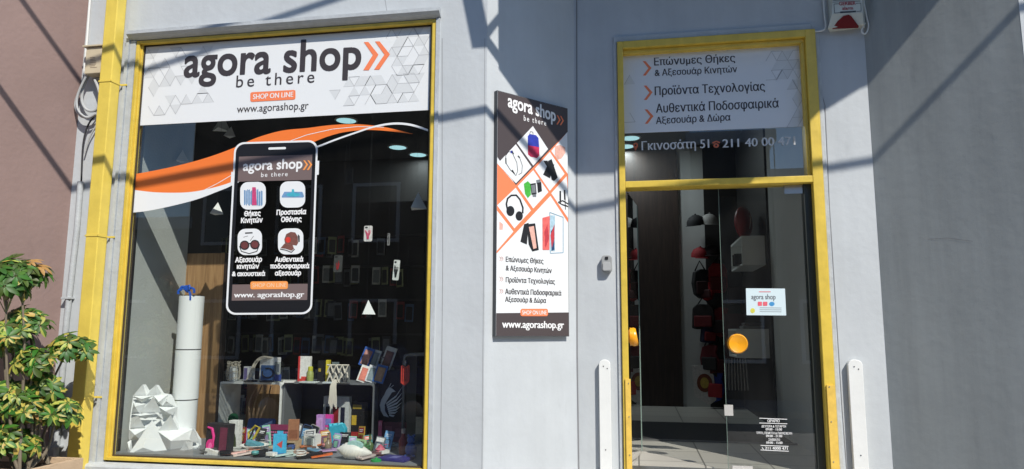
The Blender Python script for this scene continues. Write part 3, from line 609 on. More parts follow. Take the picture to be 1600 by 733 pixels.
shape(m, PG, [Q(1.0, 0.12), Q(1.022, 0.12), Q(1.022, 0.20), Q(1.0, 0.20)], 0.005); shape(m, PG, [Q(-0.02, 0.17), Q(0.0, 0.17), Q(0.0, 0.25), Q(-0.02, 0.25)], 0.005)
shape(m, PG, [Q(a, b/2.05) for a, b in rrect(0.41, 0.035*2.05, 0.62, 0.048*2.05, 0.012)], 0.006); m.build('phone_outline', WVIN, ph)
m = MB()
ii = rr(0.022, 0.0115, 0.978, 0.9885, 0.10)
top = [p for p in ii if p[1] < 262]; 
def clipband(v0, v1):
    uu = [0.022, 0.978]; return [Q(uu[0], v0), Q(uu[1], v0), Q(uu[1], v1), Q(uu[0], v1)]
tp = rrect(0.022, 0.0115*2.05, 0.978, 0.3*2.05, 0.10); tp = [Q(a, min(b/2.05, 0.083)) for a, b in tp]; shape(m, PG, tp, 0.0048)
bt_ = rrect(0.022, 0.7*2.05, 0.978, 0.9885*2.05, 0.10); bt_ = [Q(a, max(b/2.05, 0.918)) for a, b in bt_]; shape(m, PG, bt_, 0.0048)
for u0, u1 in ((0.022, 0.062), (0.938, 0.978)): shape(m, PG, [Q(u0, 0.083), Q(u1, 0.083), Q(u1, 0.918), Q(u0, 0.918)], 0.0048)
m.build('phone_body', BLACK, ph)
m = MB(); shape(m, PG, [Q(0.062, 0.083), Q(0.938, 0.083), Q(0.938, 0.228), Q(0.062, 0.228)], 0.0046); shape(m, PG, [Q(0.062, 0.825), Q(0.938, 0.825), Q(0.938, 0.918), Q(0.062, 0.918)], 0.0046); m.each('title_band', TAUPE, ph)
m = MB(); shape(m, PG, [Q(0.062, 0.228), Q(0.938, 0.228), Q(0.938, 0.825), Q(0.062, 0.825)], 0.0030); m.build('tinted_film', glassmat('tinted_film', 0.42, 0.4), ph)
m = MB()
icons = ((376, 285, 416, 328), (438, 284, 477.5, 325), (372, 358, 410, 399), (435, 357.5, 474.5, 398))
for ic in icons: shape(m, PG, rrect(*ic, 12, -0.02), 0.0056)
m.each('icon_tile', WVIN, ph)
m = MB()
for s_, (a, b), (c, d_), hh, bo in (('Θήκες', (382, 338), (408, 337), 8.5, .05), ('Κινητών', (377, 348.5), (411, 347.5), 8.5, .05), ('Προστασία', (432.5, 336), (479, 334.5), 8.5, .05), ('Οθόνης', (439.6, 347), (472, 346), 8.5, .05), ('Αξεσουάρ', (368, 410), (410, 409), 8.5, .05), ('κινητών', (370.6, 420), (405.5, 419.5), 8, .05), ('& ακουστικά', (363, 431.5), (415, 431), 8, .05), ('Αυθεντικά', (430, 409.5), (474.5, 408.7), 8.5, .05), ('ποδοσφαιρικά', (422.5, 419.5), (484, 419), 8, .05), ('αξεσουάρ', (430, 430.5), (471, 430), 8, .05), ('www. agorashop.gr', (366, 465), (476, 464), 8.5, .03), ('agora shop', (380, 267), (473, 263), 15.5, .025)):
    text_on(m, PG, s_, (a, b), (c, d_), hh, bo, 0.006)
text_on(m, PG, 'be there', (408.5, 277), (450, 275.5), 7, 0.01, 0.006, sp=1.3); m.build('lettering', WTX, ph)
m = MB()
for k in (0, 6.5): chev(m, PG, [[(474.5+k, 251), (477+k, 251), (482+k, 257.5), (476.5+k, 266), (473.5+k, 266), (479+k, 257.6)]], 0.006)
shape(m, PG, rrect(392, 440, 450.5, 452.3, 3, -0.01), 0.006); m.each('orange_mark', mat('orange_badge', (0.88, 0.33, 0.09), 0.4), ph)
m = MB(); text_on(m, PG, 'SHOP ON LINE', (395, 449.2), (448, 448.6), 6.5, 0.01, 0.007); m.build('badge_lettering', mat('pale_orange_lettering', (0.85, 0.6, 0.4), 0.5), ph)
# icon pictures
m = MB(); random.seed(3)
for i in range(9):
    x = 382+i*3.3; shape(m, PG, [(x, 296+random.random()*5), (x+2.6, 295+random.random()*5), (x+2.6, 318+random.random()*4), (x, 319+random.random()*4)], 0.0062+i*0.0001)
shape(m, PG, [(441, 307), (445, 300), (473, 300), (476, 307), (474, 309), (441, 309)], 0.0062); m.build('icon_picture', flatc(110, 150, 190), ph)
m = MB(); shape(m, PG, [(395, 293), (400.5, 293), (402, 321), (394.5, 321)], 0.0075); m.build('icon_picture', flatc(200, 70, 120), ph)
m = MB(); shape(m, PG, ell(459, 304.5, 11, 3), 0.0068); shape(m, PG, [(457, 296), (460, 296), (461, 303), (456, 303)], 0.007); m.build('icon_picture', flatc(70, 170, 190), ph)
m = MB(); shape(m, PG, ell(383, 383.5, 7.5, 7.5), 0.0062); shape(m, PG, ell(399, 382.5, 7.5, 7.5), 0.0063); shape(m, PG, [(388, 380), (394, 379.5), (394, 381.5), (388, 382)], 0.0064); strip(m, PG, [(375, 385), (378, 393), (390, 396.5), (402, 393), (406.5, 382)], 1.3, 0.0062); strip(m, PG, [(384, 364.5), (395, 364)], 2, 0.0062); strip(m, PG, [(381, 371), (388, 369)], .6, .0062); strip(m, PG, [(392, 376), (397, 369)], .6, .0062); m.build('icon_picture', BLKP, ph)
m = MB(); shape(m, PG, ell(383, 383.5, 5.6, 5.6), 0.0072); shape(m, PG, ell(399, 382.5, 5.6, 5.6), 0.0073); m.build('icon_picture', flatc(110, 60, 60), ph)
m = MB(); shape(m, PG, [(446, 381), (445, 374), (448, 366), (455, 362.5), (462, 363.5), (466, 370), (466.5, 380), (464, 384), (458, 383)], 0.0064); shape(m, PG, [(439, 388), (445, 381), (458, 383), (460, 389), (456, 392), (447, 389)], 0.0062); m.build('icon_picture', flatc(120, 78, 70), ph)
m = MB(); strip(m, PG, [(438.5, 389.5), (447, 391), (456, 394.5), (461, 389.5)], 1.3, 0.0068); shape(m, PG, [(466, 366), (469, 369), (469, 378), (467, 379)], 0.0063); m.build('icon_picture', BLKP, ph)
m = MB(); shape(m, PG, ell(451, 375, 4.2, 4.5), 0.0072); m.build('icon_picture', flatc(205, 60, 50), ph)
m = MB(); pass
# banner on the splayed wall ------------------------------------------
bn = thing('wall_banner', 'tall printed banner board with white product diamonds on the splayed wall beside the door', 'banner', PB.at(830, 525))
BQ = [(779.5, 141), (888, 172), (887, 527), (773, 523)]
m = MB(); P = [PB.at(*p) for p in BQ]; 
zt_ = (P[0].z+P[1].z)/2; zb_ = (P[2].z+P[3].z)/2; ua = (PB.uv(*BQ[0])[0]+PB.uv(*BQ[3])[0])/2; ub = (PB.uv(*BQ[1])[0]+PB.uv(*BQ[2])[0])/2
P = [PB.P(ua, zt_), PB.P(ub, zt_), PB.P(ub, zb_), PB.P(ua, zb_)]; m.prism(P, -PB.n*(BT-0.004)); m.build('board', BRD, bn)
m = MB(); PE = [p-PB.n*0.002 for p in P]
m.prism([PB.P(ua-0.004, zt_+0.004, -0.001), PB.P(ub+0.004, zt_+0.004, -0.001), PB.P(ub+0.004, zb_-0.004, -0.001), PB.P(ua-0.004, zb_-0.004, -0.001)], -PB.n*(BT-0.003)); m.build('edge_frame', mat('banner_edge', (0.06, 0.065, 0.07), 0.5), bn)
def bl(x, yA, yB=None): return x
zc = lambda x, y: (x, y)
u2px = None
def shapeC(mb, pts, k):   # clipped to the board in u
    out = []
    for p in pts:
        u, v = PB.uv(*p); out.append((min(max(u, ua+0.0005), ub-0.0005), min(max(v, zb_+0.0005), zt_-0.0005)))
    mb.poly([PB.P(u, v, k) for u, v in out])
m = MB(); shapeC(m, [(770, 120), (900, 150), (888.5, 207), (806, 289.5), (770, 244)], 0.0008)
shapeC(m, [(760, 489), (900, 488.5), (900, 540), (760, 540)], 0.0008); m.each('dark_ground', DARK, bn)
m = MB(); shapeC(m, [(776, 255), (806, 289), (888, 207), (889, 348), (860, 306), (776, 396)], 0.0006); shape(m, PB, rrect(813, 482.5, 856, 494, 3), 0.002)
for y0_ in (403, 433.5, 452.5): pass
m.each('orange_ground', SALM, bn)
m = MB()
for k_, pts in enumerate(([(832.4, 197), (856.2, 233), (833, 259), (807.5, 223.5)], [(805.8, 225.5), (830.4, 261), (806, 286.5), (777, 256)], [(858.8, 237.5), (882, 271.7), (858.8, 298.5), (835.2, 264)], [(833, 266), (856.8, 300.3), (833, 326), (808.6, 291)], [(805.5, 293.5), (829.5, 329), (803.5, 357), (776, 321)], [(890, 207), (861, 236), (887.5, 272), (892, 262)], [(885, 275.5), (861, 302), (888, 341), (892, 300)], [(774, 329), (802, 362), (774, 392)])):
    shapeC(m, pts, 0.0014+0.00005*k_)
m.each('diamond', BRD, bn)
# product pictures
def b7(x, y): return (780+x/3.49, 190+y/3.49)
def P7(mb, pts, k=0.0022): shapeC(mb, [b7(*p) for p in pts], k)
m = MB(); P7(m, [(155, 80), (165, 68), (200, 75), (213, 90), (217, 140), (155, 130)]); P7(m, [(60, 160), (70, 158), (72, 170), (62, 175)]); m.build('product_picture', flatc(45, 60, 165), bn)
m = MB(); P7(m, [(155, 130), (217, 140), (218, 185), (205, 200), (170, 192), (156, 180)], 0.0023); m.build('product_picture', flatc(190, 45, 85), bn)
m = MB(); BL7 = lambda pts, w_: strip(m, PB, [b7(*p) for p in pts], w_, 0.0022)
BL7([(165, 68), (170, 55), (182, 58), (184, 70)], .8); BL7([(72, 168), (50, 165), (35, 185), (35, 225), (60, 265), (78, 280)], .9); BL7([(70, 170), (95, 225), (100, 270), (90, 295), (62, 265)], .8); BL7([(108, 190), (125, 240), (122, 280), (105, 290)], .8); BL7([(68, 160), (76, 178)], 2.2); BL7([(102, 188), (110, 198)], 2); BL7([(35, 200), (36, 230)], 1.8); BL7([(70, 265), (82, 285)], 1.8)
P7(m, [(238, 290), (268, 225), (300, 235), (275, 310)]); P7(m, [(265, 215), (285, 205), (318, 305), (298, 325), (285, 318)], 0.0024); P7(m, [(240, 215), (262, 213), (275, 245), (262, 250)], 0.0026)
P7(m, [(168, 340), (198, 335), (203, 395), (175, 400)]); P7(m, [(205, 335), (228, 330), (232, 380), (210, 390)], 0.0024)
BL7([(45, 485), (38, 450), (45, 420), (65, 403), (92, 402), (112, 425), (128, 470), (127, 500)], 2.6)
shapeC(m, [b7(*p) for p in ell(60, 488, 22, 28)], 0.0026); shapeC(m, [b7(*p) for p in ell(108, 515, 20, 26)], 0.0026)
P7(m, [(135, 560), (160, 552), (150, 670), (115, 655)]); P7(m, [(150, 560), (195, 555), (215, 700), (180, 708), (160, 670)], 0.0024)
BL7([(332, 380), (332, 430)], 2.6); BL7([(355, 375), (357, 425)], 2.6); BL7([(332, 430), (335, 450), (370, 460)], 1.4); BL7([(358, 425), (360, 480)], 1.2); BL7([(322, 440), (345, 432), (375, 450)], 2); BL7([(322, 442), (345, 455), (375, 465)], 1.6)
m.build('product_picture', flatc(28, 28, 32), bn)
m = MB(); P7(m, [(133, 340), (155, 325), (170, 340), (172, 400), (155, 418), (140, 395)], 0.0021); m.build('product_picture', flatc(70, 175, 60), bn)
m = MB(); P7(m, [(200, 320), (222, 315), (228, 335), (203, 340)], 0.0021); P7(m, [(178, 390), (202, 388), (200, 412), (182, 412)], 0.0021); P7(m, [(172, 348), (195, 344), (198, 388), (177, 391)], 0.0030); m.build('product_picture', flatc(120, 125, 130), bn)
m = MB(); P7(m, [(160, 575), (188, 570), (203, 690), (185, 695)], 0.0030); P7(m, [(303, 135), (330, 128), (358, 140), (360, 170), (340, 200), (315, 210), (303, 185)], 0.0022); P7(m, [(0, 545), (20, 560), (18, 590), (0, 590)], 0.0022); m.build('product_picture', flatc(225, 175, 160), bn)
m = MB(); P7(m, [(235, 525), (275, 515), (272, 700), (236, 700)], 0.0022); m.build('product_picture', flatc(225, 105, 100), bn)
m = MB(); P7(m, [(275, 512), (303, 512), (303, 705), (275, 705)], 0.0024); m.build('product_picture', flatc(170, 200, 215), bn)
m = MB(); P7(m, [(245, 600), (262, 560), (270, 640), (250, 690)], 0.0028); P7(m, [(278, 620), (300, 560), (300, 640), (285, 690)], 0.0028); m.build('product_picture', flatc(190, 60, 70), bn)
m = MB(); P7(m, [(280, 600), (298, 575), (300, 700), (284, 705)], 0.0026); m.build('product_picture', flatc(35, 70, 110), bn)
m = MB(); BL7([(275, 495), (348, 522), (348, 715), (278, 718), (275, 495)], .7); m.build('product_picture', flatc(90, 150, 180), bn)
m = MB(); text_on(m, PB, 'agora shop', (793, 166.5), (868, 190), 21, 0.028, 0.003, rows=60); text_on(m, PB, 'be there', (818, 188.5), (853, 196.5), 8.5, 0.01, 0.003, sp=1.35); text_on(m, PB, 'www.agorashop.gr', (784, 512), (881, 513), 12, 0.03, 0.003); text_on(m, PB, 'SHOP ON LINE', (815.5, 491.5), (853.5, 491.5), 6.5, 0.01, 0.003); m.build('white_lettering', WTX, bn)
m = MB()
for k in (0, 5.2): chev(m, PB, [[(869.5+k, 180+k*.2), (871.5+k, 180.6+k*.2), (875.5+k, 188+k*.2), (871+k, 195+k*.2), (869+k, 194.5+k*.2), (873+k, 187.5+k*.2)]], 0.003)
m.each('orange_mark', SALM, bn)
m = MB()
for s_, a, b, hh in (('Επώνυμες Θήκες', (790, 409), (849, 412), 9), ('& Αξεσουάρ Κινητών', (790, 422.5), (862, 427), 9), ('Προϊόντα Τεχνολογίας', (790, 441), (867, 444), 9), ('Αυθεντικά Ποδοσφαιρικά', (789, 459.5), (877, 462), 9.5), ('Αξεσουάρ & Δώρα', (789, 471.5), (853, 473.5), 9)): text_on(m, PB, s_, a, b, hh, 0.03, 0.002)
m.build('lettering', DKTX, bn)
m = MB()
for y_ in (404.5, 436, 455):
    for k in (0, 3): strip(m, PB, [(780.5+k, y_-3.5), (783+k, y_), (780.5+k, y_+3.5)], 0.8, 0.002)
m.build('bullet_marks', flatc(200, 150, 140), bn)
# transom sign ------------------------------------------------------------
PT = PDG.off(0.004)
ts = thing('transom_sign', 'white sign with three orange arrow bullets filling the upper transom glass', 'sign', PT.at(1110, 204))
m = MB(); shape(m, PT, [(973, 78), (1252, 64), (1257.5, 197.7), (976, 208.7)], 0.001, 0.003); m.build('panel', mat('sign_print_white', (0.72, 0.74, 0.76), 0.5), ts)
A_, B_ = MB(), MB(); random.seed(12)
tri_relief(A_, B_, PT, lattice(1205, 88, 1250, 132, 17, lambda x, y: 0.9, -0.05), 0.0016); tri_relief(A_, B_, PT, lattice(1238, 132, 1254, 200, 17, lambda x, y: 0.7, -0.05), 0.0017); tri_relief(A_, B_, PT, lattice(984, 95, 992, 205, 17, lambda x, y: 0.7, -0.05), 0.0016)
A_.build('facet_pattern', FAC, ts); B_.build('facet_lines', FACL, ts)
m = MB()
for s_, a, b, hh in (('Επώνυμες Θήκες', (1022, 102.5), (1149, 96.5), 13), ('& Αξεσουάρ Κινητών', (1023, 119), (1152, 112.8), 11), ('Προϊόντα Τεχνολογίας', (1023, 149), (1195.5, 141.5), 14.5), ('Αυθεντικά Ποδοσφαιρικά', (1025, 176.5), (1217, 168), 15), ('Αξεσουάρ & Δώρα', (1025, 194), (1141.5, 188.5), 12)): text_on(m, PT, s_, a, b, hh, 0.022, 0.002)
m.build('lettering', DKTX, ts)
m = MB()
def c7(x, y): return (930+x/2.443, y/2.443)
for dy in (0, 93, 184): chev(m, PT, [[c7(x+dy*0.04, y+dy) for x, y in ((181, 234), (192, 234), (215, 260), (193, 289), (182, 289), (203, 261))]], 0.002)
m.each('arrow_mark', SALM, ts)
tp_ = thing('transom_lettering', 'pale address and telephone number lettering on the glass below the transom sign', 'lettering', PT.at(1110, 235))
m = MB(); text_on(m, PT, 'Γκινοσάτη 51', (1002.5, 235), (1108.5, 231), 15, 0.022, 0.001); text_on(m, PT, '211 40 00 471', (1129, 230.5), (1243, 226), 13, 0.022, 0.001); m.build('lettering', mat('pale_lettering', (0.62, 0.63, 0.63), 0.5), tp_)
m = MB(); shape(m, PT, ell(993, 227, 4, 4)+[], 0.001); shape(m, PT, [(989.3, 229), (996.7, 229), (993, 236)], 0.0012); shape(m, PT, ell(1119, 227.5, 4.5, 3.6), 0.001); strip(m, PT, [(1113.5, 223.5), (1119, 221), (1124.5, 223)], 2.2, 0.0012); m.build('orange_icon', mat('dull_orange_print', (0.55, 0.13, 0.06), 0.5), tp_)
m = MB(); shape(m, PT, ell(993, 227, 1.5, 1.5), 0.0018); shape(m, PT, ell(1119, 227.5, 1.5, 1.5), 0.0018); m.build('icon_dot', BLACK, tp_)
# notice on the door
nb = thing('door_notice', 'small white shop notice taped to the glass door above the amber knob', 'notice', PDG.at(1197, 492))
PN = PDG.off(0.003)
m = MB(); shape(m, PN, [(1165.5, 450.5), (1226.5, 451), (1228.5, 493), (1166.5, 492.5)], 0.0, 0.001); m.build('sheet', mat('notice_paper', (0.62, 0.74, 0.78), 0.6), nb)
m = MB(); text_on(m, PN, 'agora shop', (1174, 467.5), (1212, 467.8), 8, 0.01, 0.001)
for y_ in (481, 484, 487): strip(m, PN, [(1187, y_), (1221, y_+.3)], 0.5, 0.001)
m.build('lettering', flatc(90, 90, 100), nb)
m = MB(); text_on(m, PN, 'ΩΡΑΡΙΟ', (1188, 457.5), (1203, 457.5), 3.5, 0, 0.001) if False else None
strip(m, PN, [(1186, 456), (1204, 456)], 1.1, 0.001); shape(m, PN, rrect(1184, 471.5, 1190.5, 478, 1), 0.001); shape(m, PN, rrect(1192, 471.5, 1199, 478, 1), 0.001); m.build('pink_icon', flatc(225, 100, 115), nb)
m = MB(); shape(m, PN, ell(1206, 475, 4.3, 3.4), 0.001); m.build('blue_icon', flatc(70, 150, 205), nb)
m = MB(); shape(m, PN, ell(1176, 485.5, 3.6, 4), 0.001); m.build('yellow_icon', flatc(220, 215, 90), nb)
oh = thing('opening_hours', 'white opening hours lettering low on the glass door', 'lettering', PDG.at(1210, 705))
def c8(x, y): return (1150+x/7.88, 640+y/7.88)
m = MB()
for s_, a, b, hh in (('ΩΡΑΡΙΟ', (388, 155), (538, 157), 4.6), ('ΔΕΥΤΕΡΑ & ΤΕΤΑΡΤΗ', (314, 220), (615, 222), 3.9), ('09:00 - 15:00', (366, 256), (566, 258), 3.6), ('ΤΡΙΤΗ, ΠΕΜΠΤΗ & ΠΑΡΑΣΚΕΥΗ', (250, 301), (690, 308), 3.9), ('09:00 - 21:00', (370, 338), (570, 340), 3.6), ('ΣΑΒΒΑΤΟ', (400, 384), (542, 387), 3.9), ('09:00 - 15:00', (372, 420), (573, 423), 3.6), ('211 4000 471', (358, 490), (636, 496), 4.4)): text_on(m, PN, s_, c8(*a), c8(*b), hh, 0.025, 0.001)
for a, b in (((288, 106), (628, 120)), ((288, 165), (630, 175)), ((303, 440), (645, 453)), ((303, 497), (648, 513))): strip(m, PN, [c8(*a), c8(*b)], 1.0, 0.001)
strip(m, PN, [c8(322, 462), c8(326, 478), c8(342, 490)], 0.9, 0.001); m.build('lettering', WTX, oh)

# ================================================================== WINDOW DISPLAY
ZD = WB + 0.035
greyd = mat('display_wall_paint', (0.42, 0.445, 0.43), 0.8, var=0.06, scale=5, bump=0.15)
f = MB(); f.box((SIDEL-0.1, 0.18, FLOOR), (SIDEL, 0.80, CZ)); f.build('display_side_wall', greyd, shop)
f = MB(); f.box((SIDEL-0.1, 0.085, FLOOR), (SIDEL+0.008, 0.14, CZ)); f.box((WL-0.03, 0.076, FLOOR), (WL+0.002, 0.084, CZ)); f.build('display_post', mat('pale_green_trim', (0.40, 0.46, 0.42), 0.6), shop)
f = MB(); f.box((SIDEL-0.05, 0.141, FLOOR), (SIDEL+0.012, 0.179, CZ)); f.build('display_post', BLKP, shop, label='black post at the display corner')
f = MB(); f.box((SIDEL, 0.255, ZD-0.06), (WR+0.045, 1.35, ZD)); f.box((WL+0.0, 0.085, ZD-0.06), (WR-0.002, 0.2549, ZD)); f.build('display_floor', mat('display_floor_grey', (0.20, 0.21, 0.22), 0.5, var=0.2), shop)
def rest(x, yb, z=None):          # the place on the display floor where a thing meets it
    p = onZ(x, yb, ZD if z is None else z); p.y = min(max(p.y, 0.09), 1.28); return p
wpanel = thing('wood_panel', 'oak faced backing board standing behind the white paper column', 'panel', onY(315, 600, 0.80))
a_, b_ = onY(282, 420, 0.80), onY(351, 420, 0.80); zt1 = onY(315, 396, 0.80).z
m = MB(); m.box((SIDEL-0.02, 0.80, ZD-0.05), (b_.x, 0.83, zt1)); m.build('board', WOOD, wpanel)
m = MB(); m.box((b_.x+0.001, 0.79, ZD-0.05), (b_.x+0.02, 0.84, zt1)); m.build('edge_trim', DWOOD, wpanel)
lowp = thing('wood_panel', 'low oak board behind the left white shelf cube', 'panel', onY(395, 640, 1.20))
m = MB(); m.box((b_.x+0.02, 1.2, ZD), (onY(446, 600, 1.2).x, 1.22, ZD+0.42)); m.build('board', WOOD, lowp)
hang = MB(); 
for (x_, y_) in ((326, 350), (316, 432)): pass
# paper column
c = onY(291, 600, 0.5); cz = onY(291, 463, 0.5).z
pcol = thing('paper_column', 'tall white paper column tied with a blue ribbon in the left of the window', 'display column', (c.x, 0.5, ZD))
z1, z2 = onY(291, 546, 0.5).z, onY(291, 624, 0.5).z
for za, zb, rr_ in ((ZD, z2-0.004, 0.089), (z2+0.004, z1-0.004, 0.091), (z1+0.004, cz, 0.090)):
    m = MB(); m.lathe([(rr_, za-ZD), (rr_-0.001, (za+zb)/2-ZD), (rr_, zb-ZD)], (c.x, 0.5, ZD), 40); m.build('paper_tube', PAPER, pcol)
m = MB(); 
for z_ in (z1, z2): m.lathe([(0.087, -0.004), (0.087, 0.004)], (c.x, 0.5, z_), 40)
smart(m).build('band', BLKP, pcol)
m = MB(); m.lathe([(0.083, 0.0), (0.083, 0.006)], (c.x, 0.5, cz), 40); m.build('top_rim', BLKP, pcol)
m = MB(); k0 = V((c.x+0.0, 0.44, cz+0.03))
for a0, l_ in ((15, .07), (60, .05), (140, .055), (168, .06), (-40, .05), (100, .04)):
    d_ = V((math.cos(math.radians(a0)), -0.3, math.sin(math.radians(a0))))*l_
    m.tube(smooth([k0, k0+d_*0.5+V((0, 0, .02)), k0+d_, k0+d_*1.05-V((0, 0, 0.03))], 3), [0.009]*10, 5)
m.build('ribbon', mat('blue_ribbon', (0.02, 0.10, 0.50), 0.4), pcol)
# folded paper rock sculpture
ps = thing('paper_sculpture', 'white folded paper mountain sculpture in the lower left corner of the window', 'sculpture', onY(250, 712, 0.3))
m = MB()
def cp(x, y, Y):
    Y = max(.085, .10 + .26*(x-440)/620 + (Y-.30)*.55); return onY(120+x/5.51, 600+y/5.51, Y)
def pyr(base, apex, Yb, Ya, yb2=None):
    B = [cp(x, y, Yb if i != yb2 else Yb-0.06) for i, (x, y) in enumerate(base)]; A_ = cp(*apex, Yb-(Yb-Ya)*0.75); n = len(B)
    m.add(B+[A_], [(i, (i+1) % n, n) for i in range(n)] + [tuple(range(n))])
for args in ((((480, 105), (600, 105), (560, 75)), (570, 0), .48, .40), (((600, 100), (728, 80), (690, 120)), (682, 5), .5, .42),
    (((485, 105), (660, 100), (560, 165)), (560, 130), .46, .36), (((660, 100), (790, 88), (740, 190), (690, 160)), (705, 155), .46, .36), (((735, 190), (845, 195), (790, 90)), (770, 150), .46, .38),
    (((545, 250), (730, 245), (640, 205)), (660, 110), .44, .30), (((490, 160), (600, 170), (545, 260), (470, 255)), (500, 195), .45, .34), (((700, 195), (850, 200), (830, 270), (740, 260)), (760, 235), .45, .34),
    (((465, 260), (560, 255), (700, 255), (590, 300)), (545, 275), .42, .32), (((460, 385), (590, 380), (560, 350), (470, 290)), (530, 275), .40, .28), (((680, 300), (745, 310), (730, 255)), (700, 270), .42, .34),
    (((700, 400), (875, 395), (790, 345)), (810, 265), .40, .28), (((450, 390), (600, 385), (540, 480), (450, 490)), (500, 440), .38, .26), (((440, 612), (800, 622), (570, 548)), (650, 308), .32, .26, 2),
    (((700, 410), (1000, 385), (990, 480), (800, 620)), (810, 490), .40, .24), (((960, 490), (1060, 515), (1030, 420)), (1000, 375), .40, .30), (((860, 620), (990, 620), (1000, 500), (930, 600)), (935, 495), .30, .14, 3), (((985, 540), (1060, 520), (1055, 590), (990, 620)), (1040, 545), .34, .24),
    (((435, 500), (470, 480), (480, 600), (435, 615)), (450, 560), .36, .30)):
    pyr(*args)
m.prism([cp(x, y, .50) for x, y in ((440, 612), (450, 380), (462, 255), (485, 100), (530, 60), (570, 5), (610, 70), (682, 10), (728, 82), (795, 95), (845, 200), (830, 275), (870, 395), (990, 385), (1050, 480), (1055, 600), (800, 622))], (0, .03, 0))
m.build('folded_paper', PAPER, ps)
# hanging paper pyramids
for lab, px, py, s_, Y_, rot in (('white hanging paper pyramid left of the phone sticker, lit by the sun', 338, 328, 0.055, 0.35, 10), ('white hanging paper pyramid in the middle of the window right of the phone sticker', 573, 483, 0.062, 0.35, 25), ('shaded hanging paper pyramid at the right edge of the window', 651, 317, 0.075, 0.42, 15),
    ('small dim hanging paper pyramid just under the sign above the phone sticker', 359, 208, 0.05, 0.5, 0), ('dim hanging paper pyramid behind the top edge of the orange wave', 283, 246, 0.06, 0.6, 30), ('flat dim hanging paper pyramid directly below the white sign', 345, 194, 0.08, 0.5, 50)):
    c = onY(px, py, Y_); t = thing('paper_pyramid', lab, 'hanging ornament', c, 'white paper pyramids hanging in the window')
    m = MB(); a = [c+V((math.cos(math.radians(rot+k*120))*s_, math.sin(math.radians(rot+k*120))*s_, -s_*0.6)) for k in range(3)] + [c+V((0.01, 0, s_*1.05))]
    m.add(a, [(0, 1, 2), (0, 3, 1), (1, 3, 2), (2, 3, 0)]); m.build('paper_shape', PAPER, t)
    m = MB(); m.tube([c+V((0, 0, s_*1.05)), V((c.x, c.y, CZ))], 0.0006, 4); m.build('thread', BLKP, t)
# generic pieces
def rmat(rx, ry, rz): return Matrix.Rotation(math.radians(rz), 3, 'Z') @ Matrix.Rotation(math.radians(ry), 3, 'Y') @ Matrix.Rotation(math.radians(rx), 3, 'X')
class It:      # a thing with a local frame: x right, y away, z up
    def __init__(s, name, label, cat, c, rx=0, ry=0, rz=0, group=None): s.t = thing(name, label, cat, c, group); s.c = V(c); s.M = rmat(rx, ry, rz)
    def w(s, p): return s.c + s.M @ V(p)
    def part(s, name, m, fn, bevel=0.0):
        b = MB(); fn(b); b.v = [s.w(v) for v in b.v]; return b.build(name, m, s.t, bevel)
    def box(s, name, lo, hi, m, bevel=0.0): return s.part(name, m, lambda b: b.box(lo, hi), bevel)
def scale_at(Y): return (Y+4.4)/1099.36
def carton(name, label, cat, x0, y0, x1, y1, dep, m, prints=(), ry=0, rz=0, rx=0, z=None, group=None):
    """a carton resting where its lower edge is seen; prints: (u0,v0,u1,v1,material) on the front"""
    p = rest((x0+x1)/2, y1, z) if z is None else onZ((x0+x1)/2, y1, z); 
    sc1 = (p.y+4.4)/1099.36; w_, h_ = (x1-x0)*sc1*1.03, (y1-y0)*sc1
    it = It(name, label, cat, p, rx, ry, rz, group)
    it.box('carton', (-w_/2, 0, 0), (w_/2, dep, h_), m, 0.002)
    for i, (u0, v0, u1, v1, pm) in enumerate(prints):
        it.part('print', pm, lambda b: b.box((-w_/2+w_*u0, -0.0015-0.0004*i, h_*v0), (-w_/2+w_*u1, 0.001, h_*v1)))
    return it, w_, h_
C_ = flatc
# shelf cubes
def cube(label, x0, x1, ytop, Y, dep, mm, back=None, t_=0.016):
    xa_, xb_ = onY(x0, ytop, Y).x, onY(x1, ytop, Y).x; zt_ = onY((x0+x1)/2, ytop, Y).z
    t = thing('shelf_cube', label, 'shelf', ((xa_+xb_)/2, Y+dep/2, ZD), 'open shelf cubes in the display')
    o = [V((x, Y, z)) for x, z in [(p[0], p[1]) for p in rrect(xa_, ZD, xb_, zt_, 0.03)]]; i_ = [V((x, Y, z)) for x, z in [(p[0], p[1]) for p in rrect(xa_+t_, ZD+t_, xb_-t_, zt_-t_, 0.02)]]
    m = MB(); n = len(o); d_ = V((0, dep, 0)); vs = o + i_ + [p+d_ for p in o] + [p+d_ for p in i_]; fs = []
    for k in range(n):
        j = (k+1) % n; fs += [(k, j, n+j, n+k), (2*n+k, 3*n+k, 3*n+j, 2*n+j), (k, 2*n+k, 2*n+j, j), (n+k, n+j, 3*n+j, 3*n+k)]
    m.add(vs, fs); m.build('shell', mm, t)
    if back: m = MB(); m.box((xa_+t_, Y+dep-0.012, ZD+t_), (xb_-t_, Y+dep-0.002, zt_-t_)); m.build('back_panel', back, t)
    return zt_
greyshelf = mat('grey_lacquer', (0.16, 0.17, 0.18), 0.4)
TZ = cube('white open shelf cube standing left under the phone sticker', 342, 441, 597, 0.80, 0.30, WHITE)
cube('dark grey open shelf cube in the middle, holding a striped box', 443, 586, 597.5, 0.80, 0.30, greyshelf, slat)
cube('dark open frame cube at the right end of the display', 630, 668, 553, 0.85, 0.3, greyshelf)
def top(x, y=None): return V((onY(x, 597, 0.86).x, 0.86, TZ+0.001))
